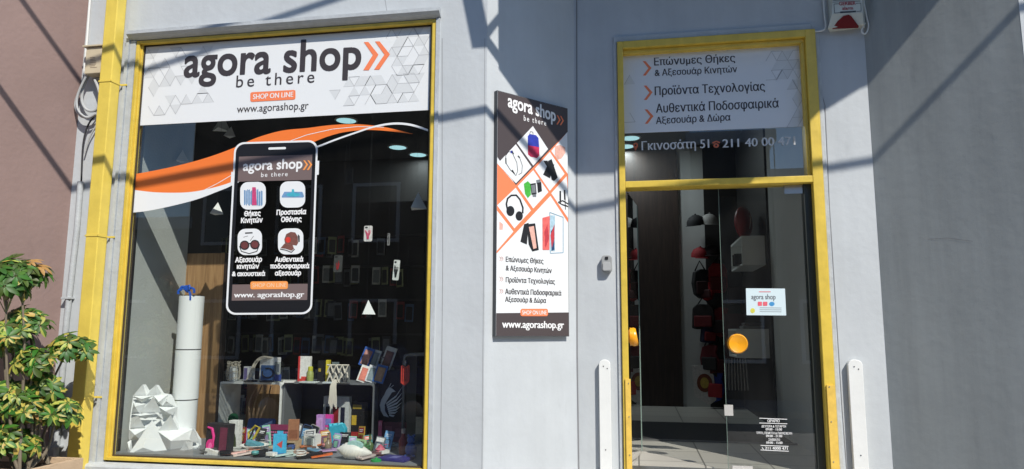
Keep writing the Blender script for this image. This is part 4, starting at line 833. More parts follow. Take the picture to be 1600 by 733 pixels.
# things on top of the cubes
lan = It('wire_lantern', 'small white wire basket wound with cord at the left end of the shelf top', 'lantern', top(364))
lan.part('cage', mat('cream_cord', (0.62, 0.56, 0.46), 0.7), lambda b: [b.tube([(0.045*math.cos(a)*k, 0.045*math.sin(a)*k, 0.01+0.14*h) for h, k in ((0, 1), (.3, 1.2), (.6, 1.1), (1, .9))], 0.003, 5) for a in [i*math.pi/5 for i in range(10)]] + [b.tube([(0.05*math.cos(i*math.pi/8), 0.05*math.sin(i*math.pi/8), h+0.01*math.sin(i)) for i in range(17)], 0.0035, 5) for h in (0.02, 0.07, 0.12, 0.145)])
lan.part('candle', PAPER, lambda b: b.lathe([(0.032, 0.0), (0.034, 0.06), (0.03, 0.11)], (0, 0, 0.002), 16))
crd = MB(); random.seed(4)
for k in range(6):
    p0 = onY(385+k*1.5, 594-k, .80); p1 = onY(398+random.random()*6, 565, .84); p2 = onY(412+random.random()*6, 556+random.random()*4, .86); p3 = onY(432, 559+random.random()*3, .9)
    crd.tube(smooth([p0, p1, p2, p3], 4), 0.004, 5)
tag(crd.build('charging_cable', mat('cream_cord', (0, 0, 0))), 'bundle of cream cables draped over the blue earphone box', 'cables')
def tcart(name, label, cat, x0, y0, x1, dep, m, prints=(), dy=0.0, rx=0, ry=0, rz=0):
    Y = 0.86+dy; sc1 = (Y+4.4)/1099.36; w_ = (x1-x0)*sc1; h_ = (onY((x0+x1)/2, y0, Y).z-TZ)
    p = V((onY((x0+x1)/2, 590, Y).x, Y, TZ+0.001)); it = It(name, label, cat, p, rx, ry, rz)
    it.box('carton', (-w_/2, 0, 0), (w_/2, dep, h_), m, 0.0015)
    for i, (u0, v0, u1, v1, pm) in enumerate(prints): it.part('print', pm, lambda b: b.box((-w_/2+w_*u0, -0.0015-0.0004*i, h_*v0), (-w_/2+w_*u1, 0.001, h_*v1)))
    return it, w_, h_
tcart('small_box', 'small white and lilac box on the shelf between lantern and earphone box', 'box', 379, 573, 394, 0.05, C_(225, 225, 228), ((0.05, .1, .45, .9, C_(120, 110, 160)),))
it, w_, h_ = tcart('earphone_box', 'white box with a blue panel showing black neckband earphones', 'box', 403, 559, 434, 0.06, C_(228, 230, 232), ((.08, .05, .92, .68, C_(70, 105, 160)),), dy=0.02)
it.part('neckband_picture', BLKP, lambda b: b.tube([(w_*.32*math.cos(math.radians(a)), -0.006, h_*.36+h_*.2*math.sin(math.radians(a))) for a in range(-200, 130, 15)], 0.005, 6))
it, w_, h_ = tcart('blister_pack', 'clear blister pack with blue base beside the earphone box', 'package', 427, 566, 441, 0.03, CLEAR, ((.1, .05, .95, .38, C_(50, 70, 140)), (.3, .5, .7, .9, C_(170, 175, 180))), dy=-0.03)
tcart('phone_box', 'white and red phone box standing on the shelf top', 'box', 464, 557, 485, 0.03, C_(232, 232, 230), ((.0, .0, .16, 1, C_(205, 60, 60)), (.16, .0, 1, .14, C_(215, 75, 65)), (.3, .14, .9, .22, C_(215, 75, 65))))
it = It('spray_bottle', 'small olive green bottle on the shelf beside the red and white box', 'bottle', top(487)+V((0, -.03, 0)))
it.part('bottle_body', C_(150, 160, 90), lambda b: b.lathe([(0.024, 0), (0.026, 0.01), (0.026, 0.075), (0.018, 0.09)], (0, 0, 0), 16)); it.part('cap', C_(190, 190, 60), lambda b: b.lathe([(0.019, 0.09), (0.019, 0.12), (0.012, 0.125)], (0, 0, 0), 16))
tcart('phone_box', 'black box with bright yellow side on the shelf top', 'box', 495, 564, 507, 0.04, C_(25, 25, 28), ((.15, .5, .5, .65, C_(170, 150, 60)),), dy=.0)
tcart('phone_box', 'narrow yellow box against the black box on the shelf top', 'box', 508, 563, 513, 0.04, C_(225, 205, 60))
tcart('phone_box', 'clear grey phone case packet behind the macrame basket', 'box', 517, 566, 529, 0.012, C_(110, 125, 130), ((.15, .1, .85, .9, C_(60, 70, 75)),), dy=.05)
it = It('macrame_basket', 'cream macrame basket on the shelf edge with long knotted fringe hanging down', 'basket', top(533)+V((0, -0.03, 0)))
cordm = mat('macrame_cord', (0.66, 0.62, 0.54), 0.8)
it.part('net', cordm, lambda b: [b.tube([(-0.085+0.17*i/7, -0.045+(0.03 if j % 2 else 0), 0.01+0.13*((i+j) % 2)*0.5+0.035*j) , (-0.085+0.17*(i+1)/7, -0.045, 0.01+0.13*((i+j+1) % 2)*0.5+0.035*j)], 0.005, 5) for i in range(7) for j in range(3)] + [b.tube([(-0.09, -0.04, z_), (0.09, -0.04, z_)], 0.006, 5) for z_ in (0.008, 0.14)])
it.part('fringe', cordm, lambda b: [b.tube([(-0.035+0.004*i, -0.04, 0.03), (-0.045+0.006*i, -0.062, -0.02), (-0.05+0.008*i, -0.062, -0.10-0.02*(i % 3)), (-0.055+0.009*i, -0.062, -0.15-0.012*(i % 4))], 0.0045, 5) for i in range(8)])
it.part('filling', C_(120, 125, 125), lambda b: b.box((-0.075, -0.03, 0.01), (0.075, 0.02, 0.13)))
for lab, x0, y0, x1, y1, ry, cl, cl2, dy in (('blue edged phone case pack at the back left of the fan of packs', 556, 541, 578, 572, 18, (50, 95, 175), (190, 140, 130), .08), ('white phone case pack with grey loop at the back of the fan', 570, 545, 590, 575, 14, (215, 218, 215), (140, 150, 150), .1), ('tall white framed phone case pack at the right of the fan', 584, 539, 607, 590, 16, (200, 200, 195), (120, 85, 75), .04),
    ('white phone case pack with salmon case at the front left of the fan', 553, 571, 576, 598, 16, (235, 235, 232), (215, 130, 115), -.02), ('white and blue phone case pack in the front middle of the fan', 566, 571, 590, 598, 14, (225, 228, 232), (130, 145, 150), -.03), ('blue edged phone case pack at the front right of the fan', 578, 571, 601, 600, 14, (60, 110, 185), (170, 140, 110), -.04)):
    Y = .86+dy; s1 = scale_at(Y); c = onY((x0+x1)/2, y1, Y); c.z = max(c.z, TZ+0.012); w_, h_ = (x1-x0)*s1*.8, (y1-y0)*s1
    it = It('case_pack', lab, 'package', c, -12, ry, 0, 'phone case packs fanned out on the shelf'); it.box('card', (-w_/2, 0, 0), (w_/2, 0.01, h_), C_(*cl)); it.box('case', (-w_*.36, -0.004, h_*.08), (w_*.36, -0.0002, h_*.86), C_(*cl2), 0.003); it.box('window', (-w_*.22, -0.006, h_*.16), (w_*.22, -0.0045, h_*.78), C_(*[min(255, int(q*1.1)) for q in cl2]))
it = It('grey_block', 'grey plastic block behind the fan of phone case packs', 'stand', onY(601, 598, .93)); it.c.z = TZ+.001; it.box('block', (-.04, 0, 0), (.035, .05, .2), C_(90, 95, 100), .004)
for i, (x0, x1, cl, rz) in enumerate(((444, 462, (225, 225, 222), 12), (470, 500, (205, 215, 215), -8), (505, 528, (190, 200, 205), 15), (385, 402, (40, 40, 44), -15), (408, 428, (35, 38, 45), 8))):
    Y = .82; s1 = scale_at(Y); c = onY((x0+x1)/2, 598, Y); w_ = (x1-x0)*s1
    it = It('flat_packet', ['thin white packet lying on the shelf top left of the red and white box', 'pale flat packet lying in front of the red and white box', 'grey flat packet lying in front of the black and yellow box', 'black flat box lying on the shelf top below the cords', 'dark flat case lying in front of the earphone box'][i], 'packet', (c.x, Y, TZ+.001), 0, 0, rz); it.box('packet_body', (-w_/2, -.05, 0), (w_/2, .02, .012), C_(*cl), .002); it.box('insert', (-w_*.3, -.04, .0122), (w_*.3, .01, .014), C_(*[int(q*.8) for q in cl]))
# charms and cases hanging from clear threads
def hcase(lab, px, py, w_, h_, Y_, ry, m1, m2, spots=3):
    c = onY(px, py, Y_); it = It('phone_case', lab, 'phone case', c, 0, ry, 0, 'phone cases hanging on threads in the window')
    it.part('shell', m1, lambda b: b.prism([V((x, 0, z)) for x, z in rrect(-w_/2, -h_/2, w_/2, h_/2, w_*.16)], (0, 0.008, 0)))
    it.part('lens_hole', BLKP, lambda b: b.prism([V((x, -0.001, z)) for x, z in rrect(-w_*.38, h_*.34, -w_*.05, h_*.43, w_*.06)], (0, 0.0008, 0)))
    rnd = random.Random(px)
    it.part('pattern', m2, lambda b: [b.tube([(rnd.uniform(-.1, .1)*w_, -0.0015, -h_*.35), (rnd.uniform(-.3, .3)*w_, -0.0015, 0), (rnd.uniform(-.4, .4)*w_, -0.0015, h_*rnd.uniform(.0, .25))], 0.0028, 4) for _ in range(spots*2)])
    it.part('thread', BLKP, lambda b: b.tube([(0, 0.004, h_/2), (0, 0.004, 0.9)], 0.0006, 4))
hcase('white phone case with pink blossom pattern hanging in the middle of the window', 575, 365, .062, .115, .4, 0, C_(235, 232, 230), C_(225, 80, 120), 4)
hcase('clear phone case with black and red figure hanging left of centre', 528, 412, .065, .125, .45, 2, C_(70, 72, 72), C_(160, 40, 45), 2)
hcase('white phone case with black feather pattern hanging on the right', 619, 422, .045, .145, .4, 4, C_(225, 228, 225), C_(30, 32, 32), 4)
hcase('dim clear phone case hanging high in the window', 545, 275, .06, .125, .6, 0, C_(42, 44, 44), C_(25, 26, 26), 2)
hcase('narrow grey phone case seen edge on, right of the blossom case', 607, 374, .018, .09, .5, 0, C_(140, 140, 140), C_(90, 90, 90), 1)
c = onY(633, 582, .30); it = It('hanging_charm', 'red and black tag shaped charm hanging at the right of the window', 'charm', c)
it.part('tag_body', C_(190, 60, 45), lambda b: b.prism([V(p) for p in ((-.03, 0, .045), (.03, 0, .05), (.03, 0, -.06), (0, 0, -.09), (-.03, 0, -.07))], (0, .006, 0)))
it.part('lines', C_(80, 20, 20), lambda b: [b.box((-.02+.013*i, -.002, -.06), (-.016+.013*i, -.0005, .03)) for i in range(4)]); it.part('loop', BLKP, lambda b: (b.lathe([(.012, .04), (.022, .05), (.018, .08), (.006, .09)], (0, .003, 0), 12), b.tube([(0, .003, .09), (0, .003, .9)], .001, 4)))
# banner cloth with bird emblem
Yc = .88; PCl = Plane((0, Yc-.004, 0), (1, 0, 0))
cl = thing('emblem_cloth', 'black cloth with a white winged bird emblem hanging right of the shelf cubes', 'cloth', onY(608, 660, Yc))
m = MB(); q = [onY(*p, Yc) for p in ((591, 580), (634, 577), (634, 672), (591, 672))]; m.prism(q, (0, .012, 0)); m.build('cloth', mat('black_cloth', (.012, .014, .025), .9), cl)
m = MB(); B_ = [(606, 605), (611, 607), (617, 612), (611, 613), (608, 618), (603.5, 625), (599.5, 633), (600, 642), (606, 652), (598, 650), (593.5, 642), (592, 633), (594.5, 624), (599, 617), (602, 610)]
shape(m, PCl, [(x+1.5, y) for x, y in B_], .0006); strip(m, PCl, [(608, 605), (611, 599)], 1.0, .0009); strip(m, PCl, [(610, 606), (615, 602)], .9, .0011)
for i, (tx, ty) in enumerate(((629, 604), (630, 612), (630, 620), (629, 628), (626, 635), (622, 642), (617, 649))):
    r_ = (603.5+.8*i, 631+2.9*i); md = ((r_[0]*.45+tx*.55)+1.5, (r_[1]*.45+ty*.55)+3.0-.25*i)
    shape(m, PCl, [(r_[0], r_[1]-1.4), (md[0], md[1]-1.5), (tx, ty), (md[0], md[1]+1.5), (r_[0], r_[1]+1.4)], .0013+.0002*i)
m.build('bird_emblem', mat('grey_white_print', (.62, .65, .68), .6), cl)
# inside the grey cube
it, w_, h_ = carton('striped_box', 'white display box with black red and blue stripes inside the dark cube', 'box', 502, 619, 545, 684, .05, C_(190, 195, 195), ((.10, .25, .26, .75, C_(22, 22, 28)), (.38, .2, .60, .75, C_(130, 30, 35)), (.68, .22, .84, .74, C_(25, 30, 50))), z=ZD+.018)
carton('small_stack', 'stack of dark boxes with yellow labels inside the dark cube', 'box', 548, 628, 574, 684, .06, C_(24, 24, 26), ((.05, .8, .6, .92, C_(150, 130, 50)), (.0, .35, .3, .62, C_(190, 160, 50)), (.0, .02, .7, .16, C_(150, 40, 35))), z=ZD+.018)

# things spread on the display floor
it, w_, h_ = carton('headphone_box', 'dark display box showing bright pink headphones on its front', 'box', 316, 661, 357, 711, .07, C_(45, 42, 46), ((.62, .1, .95, .9, C_(110, 50, 70)),), ry=2, rz=-4)
it.part('headphone_picture', C_(225, 60, 140), lambda b: (b.tube([(-w_*.42, -.006, h_*.88), (-w_*.22, -.006, h_*.84), (-w_*.12, -.006, h_*.6), (-w_*.14, -.006, h_*.35)], [.006, .010, .010, .008], 6), b.prism([V((x, -.009, z)) for x, z in ell(-w_*.26, h_*.3, w_*.17, h_*.2)], (0, .008, 0))))
it.part('headphone_cup', C_(240, 110, 175), lambda b: b.prism([V((x, -.0115, z)) for x, z in ell(-w_*.23, h_*.29, w_*.08, h_*.1)], (0, .002, 0)))
it, w_, h_ = carton('perfume_box', 'white box printed with a dark green camouflage bottle', 'box', 354, 656, 372, 702, .05, C_(225, 225, 220), rz=-6)
it.part('bottle_picture', C_(62, 72, 42), lambda b: b.prism([V((x*w_, -.002, z*h_)) for x, z in ((-.35, .08), (.38, .05), (.3, .4), (.12, .6), (.12, .88), (-.12, .88), (-.12, .6), (-.3, .35))], (0, .0015, 0)))
p = rest(331, 712); it = It('stapler', 'small white plastic gadget lying in front of the pink headphone box', 'gadget', (p.x, .13, ZD), 0, 0, -12)
it.part('gadget_body', C_(225, 225, 220), lambda b: b.prism([V(q) for q in ((-.07, -.02, 0), (.07, -.02, 0), (.07, -.02, .022), (.03, -.02, .03), (-.03, -.02, .045), (-.06, -.02, .045))], (0, .05, 0)), .003); it.box('button', (-.03, -.01, .0451), (.02, .02, .047), C_(120, 120, 118))
it = It('shell_dish', 'white shell dish holding a blue and yellow glasses case', 'dish', V((onY(398, 695, .32).x, .32, ZD)))
it.part('dish', C_(235, 235, 228), lambda b: b.lathe([(.02, 0), (.06, .012), (.10, .045), (.095, .047), (.05, .016), (0.0, .012)], (0, 0, 0), 22))
it.part('glasses_case', C_(90, 150, 165), lambda b: b.box((-.07, -.02, .03), (.06, .02, .07), rmat(8, 12, 0)), .01); it.part('strap', C_(190, 170, 60), lambda b: b.tube([(-.05, .02, .04), (-.07, .03, .12), (-.02, .03, .17), (.02, .02, .16), (-.02, .01, .08)], .009, 6)); it.part('dark_strap', BLKP, lambda b: b.tube([(-.09, .0, .02), (-.05, .03, .1), (-.03, .03, .15)], .007, 6))
it, w_, h_ = carton('keyboard', 'boxed keyboard with magenta backlit keys propped up behind the blue packet', 'keyboard', 410, 662, 452, 695, .03, C_(120, 40, 75), ((.06, .1, 1, .72, C_(28, 26, 32)),), rx=-20)
it.part('keys', C_(175, 90, 130), lambda b: [b.box((-w_*.40+w_*.085*i, -.005, h_*(.14+.14*j)), (-w_*.40+w_*.085*i+w_*.06, -.0025, h_*(.14+.14*j)+h_*.09)) for i in range(10) for j in range(4)])
it = It('tablet', 'blue tablet with rounded corners leaning inside the left shelf cube', 'tablet', V((onY(408, 660, .78).x, .76, ZD+.045)), -15, 0, 0)
it.part('tablet_body', C_(45, 75, 135), lambda b: b.prism([V((x, 0, z)) for x, z in rrect(-.115, 0, .115, .125, .02)], (0, .01, 0))); it.part('screen_glare', C_(165, 195, 235), lambda b: b.prism([V(q) for q in ((-.02, -.002, .06), (.09, -.002, .11), (.10, -.002, .02), (.06, -.002, .03))], (0, .0015, 0)))
it = It('plush_toy', 'dark green plush toy in the left shelf cube', 'plush toy', V((onY(366, 660, .86).x, .86, ZD+.02))); gm = mat('green_plush', (.01, .12, .045), .95, bump=1, bscale=120)
it.part('toy_body', gm, lambda b: b.ball((0, 0, .06), .06)); it.part('arm', gm, lambda b: b.tube([(.03, -.03, .08), (.07, -.05, .09), (.1, -.05, .06)], .016, 8)); it.part('toy_head', gm, lambda b: b.ball((-.01, 0, .13), .04)); it.part('leg', gm, lambda b: b.tube([(-.03, -.04, .03), (-.04, -.1, .02)], .02, 8))
it = It('dry_branches', 'bare brown twisted branches standing in the left shelf cube', 'branches', V((onY(398, 640, .95).x, .95, ZD+.02)))
it.part('branch', mat('driftwood', (.32, .2, .11), .8), lambda b: [b.tube(smooth([V((-.06+.04*i, 0, .0)), V((-.03+.03*i, -.02, .12)), V((-.05+.05*i, 0, .25)), V((.0+.04*i, .02, .38))], 4), [.012-.0006*k for k in range(13)], 6) for i in range(4)])
it, w_, h_ = carton('blue_packet', 'light blue hanging packet with a red triangle in front of the keyboard', 'package', 425, 678, 446, 714, .02, C_(75, 180, 220), ((.1, .02, .9, .18, C_(40, 130, 190)),), rz=5)
it.part('triangle_print', C_(205, 80, 75), lambda b: b.prism([V(q) for q in ((-w_*.18, -.002, h_*.55), (w_*.25, -.002, h_*.72), (w_*.2, -.002, h_*.38))], (0, .0012, 0))); it.box('hanging_tab', (-.02, .004, h_), (.02, .012, h_+.02), C_(75, 180, 220))
carton('leather_case', 'brown leather phone case standing on a pale wooden crate', 'phone case', 449, 655, 466, 688, .02, C_(165, 115, 85), ((.1, .1, .9, .5, C_(140, 90, 65)),), rz=8, z=ZD+.06)
it = It('wooden_crate', 'pale wooden crate under the brown leather case', 'crate', V((onY(462, 690, .60).x, .50, ZD))); cw = wood('pale_crate_wood', (.55, .42, .26), (.4, .28, .16), axis='x')
it.part('top_board', cw, lambda b: b.box((-.08, -.06, .045), (.08, .1, .058))); it.part('base_board', cw, lambda b: b.box((-.08, -.06, 0), (.08, .1, .012))); it.part('side_board', cw, lambda b: b.box((-.08, -.058, .0125), (-.068, .098, .0445))); it.part('side_board', cw, lambda b: b.box((.068, -.058, .0125), (.08, .098, .0445)))
for i, (x, cl, ry) in enumerate(((471, (60, 75, 110), 16), (478, (150, 150, 145), 22))):
    it = It('phone_case', ['navy phone case leaning behind the leather case', 'silver bumper phone case leaning right of the leather case'][i], 'phone case', V((onY(x, 690, .62).x, .62+.02*i, ZD)), -8, ry, 0)
    it.part('bumper', C_(*cl), lambda b: [b.tube([(x_, 0, z_) for x_, z_ in rrect(-.035, 0, .035, .15, .012)]+[(.035-.012, 0, 0)], .004, 6)]); it.part('back', C_(38, 42, 50), lambda b: b.box((-.033, .002, .004), (.033, .006, .146)))
it = It('riser', 'small white plastic display riser on the floor of the window', 'stand', V((onY(488, 690, .55).x, .55, ZD)), 0, 0, -15)
for nm, lo, hi in (('top_plate', (-.055, -.03, .085), (.055, .03, .097)), ('foot', (-.055, -.03, 0), (-.043, .03, .0845)), ('foot', (.043, -.03, 0), (.055, .03, .0845))): it.box(nm, lo, hi, WHITE)
carton('gift_box', 'lilac and pink gift box standing left of the cyan bag', 'box', 492, 648, 504, 695, .04, C_(190, 140, 205), ((.1, .5, .9, .9, C_(205, 160, 215)),))
carton('gift_box', 'pink printed packet on top of the lilac box', 'box', 505, 648, 519, 668, .03, C_(220, 70, 160), ((.1, .2, .9, .7, C_(120, 130, 190)),), z=ZD+.12)
it = It('cyan_bag', 'crumpled cyan gift bag with an orange dot', 'bag', V((onY(526, 690, .62).x, .62, ZD)), 0, -6, 0)
it.part('bag_body', C_(60, 175, 200), lambda b: b.prism([V(q) for q in ((-.075, 0, 0), (.065, 0, 0), (.075, 0, .12), (.055, 0, .16), (-.05, 0, .15), (-.06, 0, .11))], (0, .05, 0)), .006); it.part('dot', C_(235, 175, 90), lambda b: b.prism([V((x, -.002, z)) for x, z in ell(0, .07, .02, .02)], (0, .001, 0))); it.part('ruffle', C_(80, 190, 215), lambda b: b.tube([(-.055+.02*i, .01+.02*(i % 2), .155) for i in range(6)], .012, 6))
it = It('photo_frame', 'green edged photo frame leaning right of the cyan bag', 'frame', V((onY(558, 700, .48).x, .48, ZD)), -25, 5, -6)
it.part('frame_border', C_(150, 185, 140), lambda b: b.prism([V((x, 0, z)) for x, z in rrect(-.05, 0, .05, .085, .008)], (0, .012, 0))); it.box('picture', (-.036, -.002, .016), (.036, -.0005, .07), C_(95, 110, 85))
# conch shell
p = V((onY(553, 705, .16).x, .165, ZD+.053)); it = It('conch_shell', 'large white ribbed conch shell at the front of the display', 'shell', p, 0, 6, 4); cm = mat('shell_white', (.70, .69, .64), .5, var=.08)
prof = [(.0, -.125), (.008, -.115), (.016, -.10), (.021, -.099), (.028, -.085), (.034, -.083), (.040, -.066), (.047, -.064), (.051, -.045), (.053, -.02), (.054, .0), (.051, .02), (.044, .045), (.033, .07), (.02, .095), (.008, .118), (.0, .122)]
it.part('whorl', cm, lambda b: b.lathe([(max(r, .0005)*(1+.0), h) for r, h in prof], (0, 0, 0), 26, M=Matrix.Rotation(math.radians(90), 3, 'Y')))
it.part('rib', cm, lambda b: [b.tube([(-.04+.022*i+.01*math.sin(a), .0535*math.cos(a)*(1-.04*i*i/9)-.0, .0535*math.sin(a)*(1-.04*i*i/9)) for a in [math.pi*.9+math.pi*.9*k/8 for k in range(9)]], .0022, 5) for i in range(6)])
it.part('lip', C_(160, 200, 195), lambda b: b.prism([V((x, -.03, z)) for x, z in ell(.01, .045, .055, .028)], (0, .02, 0)), .004)
# flat things
flats = [('black flat phone case lying on the floor left of the blue packet', 407, 712, .075, .15, 20, (22, 22, 25)), ('translucent pale phone case lying near the front left', 382, 716, .08, .15, -55, (225, 205, 195)), ('pink and white strip packet lying at the front', 366, 717, .05, .16, -70, (235, 190, 180)), ('salmon flat card lying behind the strip packet', 388, 708, .05, .16, -50, (225, 150, 120)),
         ('pale glass screen protector lying in the middle left', 440, 718, .08, .15, -60, (195, 215, 208)), ('clear flat packet lying next to the screen protector', 452, 712, .08, .12, 40, (185, 200, 195)), ('dusty pink phone case lying below the wooden crate', 466, 711, .08, .15, 60, (205, 170, 150)), ('long orange box lying behind the black case', 486, 700, .05, .15, -70, (190, 110, 65)),
         ('black phone lying at the front in the middle', 484, 716, .09, .17, -60, (18, 18, 20)), ('orange and blue flat packet lying in front of the shell', 503, 717, .05, .14, -60, (225, 110, 50)), ('blue screen phone lying left of the shell', 521, 700, .09, .16, -50, (45, 70, 110)), ('lilac screen phone lying under the blue screen phone', 512, 708, .07, .13, -60, (185, 150, 190)),
         ('brown printed cards lying right of the shell', 583, 713, .08, .15, -45, (120, 85, 85)), ('white envelope lying behind the purple box', 610, 698, .09, .15, 70, (150, 165, 165)), ('pale printed leaflet lying right of the shell near the glass', 572, 719, .07, .12, -30, (190, 175, 170)), ('pale blue packet lying left of the shell', 492, 708, .05, .12, 70, (120, 170, 200)),
         ('grey flat packet lying in front of the paper mountain', 322, 719, .06, .10, 60, (120, 120, 118)), ('white flat packet lying under the shell dish', 372, 708, .08, .14, 80, (210, 212, 205)), ('beige flat case lying behind the pale glass protector', 434, 705, .07, .12, 85, (195, 180, 150)), ('dark red flat case lying between keyboard and crate', 442, 702, .06, .11, 30, (120, 45, 45))]
random.seed(5)
for i, (lab, x, y, a, b_, rz, cl_) in enumerate(flats):
    p = rest(x, y); p.y = min(max(p.y, .16), .72); p = V((onY(x, y, p.y).x, p.y, ZD+.0012+.0006*i))
    it = It('flat_packet', lab, 'packet', p, random.uniform(2, 9), 0, rz); p.z += .005
    it.part('packet_body', C_(*cl_), lambda b: b.prism([V((xx, yy, .008)) for xx, yy in rrect(-a/2, -b_/2, a/2, b_/2, .01)], (0, 0, .009)))
    it.part('insert', C_(*[min(255, int(q*(.72 if sum(cl_) > 200 else 1.8))) for q in cl_]), lambda b: b.prism([V((xx, yy, .0172)) for xx, yy in rrect(-a*.36, -b_*.3, a*.3, b_*.22, .006)], (0, 0, .0012)))
# more small stock spread between the larger things
bits = [('white earphone case', 343, 700, (230, 230, 228), 'round'), ('grey cable coil', 410, 700, (150, 150, 150), 'coil'), ('white charger plug', 424, 718, (228, 228, 225), 'plug'), ('black power bank', 352, 716, (30, 30, 34), 'plug'), ('white cable coil', 470, 718, (220, 220, 215), 'coil'), ('teal earphone case', 398, 719, (90, 160, 160), 'round'),
        ('rose phone ring', 508, 702, (200, 130, 130), 'round'), ('black cable coil', 534, 700, (35, 35, 38), 'coil'), ('yellow charger plug', 541, 696, (205, 180, 80), 'plug'), ('white power bank', 600, 712, (215, 215, 210), 'plug'), ('pink cable coil', 604, 704, (205, 110, 140), 'coil'), ('silver phone ring', 622, 703, (170, 172, 172), 'round'), ('brown leather pouch', 485, 706, (125, 80, 50), 'plug'), ('red earphone case', 562, 714, (170, 40, 45), 'round'), ('green cable coil', 570, 706, (70, 140, 90), 'coil'), ('blue charger plug', 455, 704, (60, 90, 150), 'plug')]
near = ['beside the pink headphone box', 'below the keyboard', 'right of the blue packet', 'right of the white gadget', 'below the wooden crate', 'in front of the shell dish', 'left of the shell', 'behind the shell', 'below the cyan bag', 'beside the striped jar', 'behind the striped jar', 'near the pink packet', 'in front of the riser', 'in front of the shell tip', 'beside the green vase', 'beside the blue packet']
for i, (nm_, x, y, cl_, kd) in enumerate(bits):
    p = rest(x, y); p.y = min(max(p.y, .11), .70); p = V((onY(x, y, p.y).x, p.y, ZD+.016)); it = It(nm_.split(' ', 1)[1].replace(' ', '_'), nm_+' lying '+near[i]+' on the display floor', nm_.split(' ', 1)[1], p, 0, 0, i*37)
    if kd == 'round': it.part('case_body', C_(*cl_), lambda b: b.lathe([(.018, 0), (.026, .008), (.026, .018), (.02, .026)], (0, 0, 0), 18)); it.part('lid_seam', C_(60, 60, 60), lambda b: b.lathe([(.0265, .012), (.0268, .0135), (.0265, .015)], (0, 0, 0), 18))
    elif kd == 'coil': it.part('coil', C_(*cl_), lambda b: b.tube([(.032*math.cos(k*.5)*(1+.1*math.sin(k)), .032*math.sin(k*.5), .004+.0012*k) for k in range(30)], .0035, 5)); it.part('connector', C_(200, 200, 200), lambda b: b.box((.03, -.004, .03), (.055, .004, .038)))
    else: it.part('casing', C_(*cl_), lambda b: b.prism([V((xx, yy, 0)) for xx, yy in rrect(-.022, -.035, .022, .035, .008)], (0, 0, .02))); it.part('end_cap', C_(95, 95, 98), lambda b: b.box((-.012, .0352, .004), (.012, .045, .016)))
# row of upright packets leaning behind the floor clutter
rnd = random.Random(31); cols_ = {'teal': (50, 130, 135), 'coral': (220, 110, 90), 'mint': (150, 205, 180), 'black': (28, 28, 32), 'white': (225, 225, 222), 'mustard': (190, 150, 60), 'lilac': (170, 150, 200), 'crimson': (150, 30, 50), 'sky blue': (120, 170, 215), 'grey': (120, 122, 125)}
kinds = ['white', 'teal', 'black', 'coral', 'grey', 'mint', 'crimson', 'sky blue', 'mustard', 'lilac']
for i in range(20):
    cn = kinds[(i*3) % 10]; c2 = kinds[(i*7+4) % 10]; x = 352 + i*13.2; Yp = rnd.uniform(.46, .72); w_ = rnd.uniform(.05, .085); h_ = rnd.uniform(.09, .16)
    c = V((onY(x, 690, Yp).x, Yp, ZD+.001)); it = It('blister_packet', 'upright %s packet with a %s label in the %s half of the display' % (cn, c2, ['left', 'right'][i > 9]), 'package', c, rnd.uniform(-24, -6), rnd.uniform(-9, 9), rnd.uniform(-25, 25), 'upright packets behind the floor clutter')
    it.box('card', (-w_/2, 0, 0), (w_/2, .008, h_), C_(*cols_[cn])); it.part('blister', CLEAR, lambda b: b.prism([V((a_, -.016, z_)) for a_, z_ in rrect(-w_*.36, h_*.08, w_*.36, h_*.6, .008)], (0, .0155, 0)))
    it.box('label', (-w_*.42, -.0012, h_*.66), (w_*.42, -.0002, h_*.92), C_(*cols_[c2])); it.box('content', (-w_*.2, -.012, h_*.15), (w_*.2, -.002, h_*.52), C_(*cols_[c2]), .002)
    it.box('small_print', (-w_*.3, -.0022, h_*.72), (w_*.2, -.0013, h_*.75), C_(235, 235, 235)); it.box('small_print', (-w_*.3, -.0022, h_*.80), (w_*.3, -.0013, h_*.84), C_(235, 235, 235))
# right hand corner
carton('glitter_packet', 'dark pink glittery packet standing behind the striped jar', 'package', 597, 660, 634, 692, .02, C_(120, 60, 80), ((.1, .2, .4, .8, C_(150, 85, 105)), (.55, .3, .9, .7, C_(145, 80, 100))))
carton('pink_stick', 'tall pink tube standing left of the glittery packet', 'tube', 590, 658, 596, 695, .02, C_(225, 110, 145), ((.1, .8, .9, .95, C_(235, 150, 175)),))
it = It('striped_jar', 'small pink and white ribbed jar right of the shell', 'jar', V((onY(594, 708, .34).x, .34, ZD))); it.part('jar_body', C_(200, 110, 125), lambda b: b.lathe([(.02, 0), (.03, .01), (.036, .025), (.03, .032), (.034, .042), (.026, .05)], (0, 0, 0), 20)); it.part('jar_rib', C_(235, 200, 205), lambda b: b.lathe([(.0365, .022), (.038, .025), (.0365, .028)], (0, 0, 0), 20)); it.part('lid', C_(190, 90, 110), lambda b: b.lathe([(.024, .05), (.014, .065), (.0, .075)], (0, 0, 0), 20))
for i, (x, y, cl_) in enumerate(((513, 680, (140, 125, 105)), (578, 678, (90, 110, 70)), (563, 694, (110, 140, 80)))):
    it = It('glass_vase', ['brown twisted bud vase in front of the lilac box', 'green bud vase behind the shell', 'small green figure beside the photo frame'][i], 'vase', V((onY(x, 690, .5-.1*(i == 2)).x, .5-.1*(i == 2), ZD))); it.part('vase_body', C_(*cl_, .2), lambda b: b.lathe([(.018, 0), (.03, .02), (.026, .045), (.009, .065), (.008, .11 if i < 2 else .075), (.013, .115 if i < 2 else .08)], (0, 0, 0), 18)); it.part('neck_ring', C_(60, 60, 45), lambda b: b.lathe([(.0095, .072), (.012, .075), (.0095, .078)], (0, 0, 0), 14))
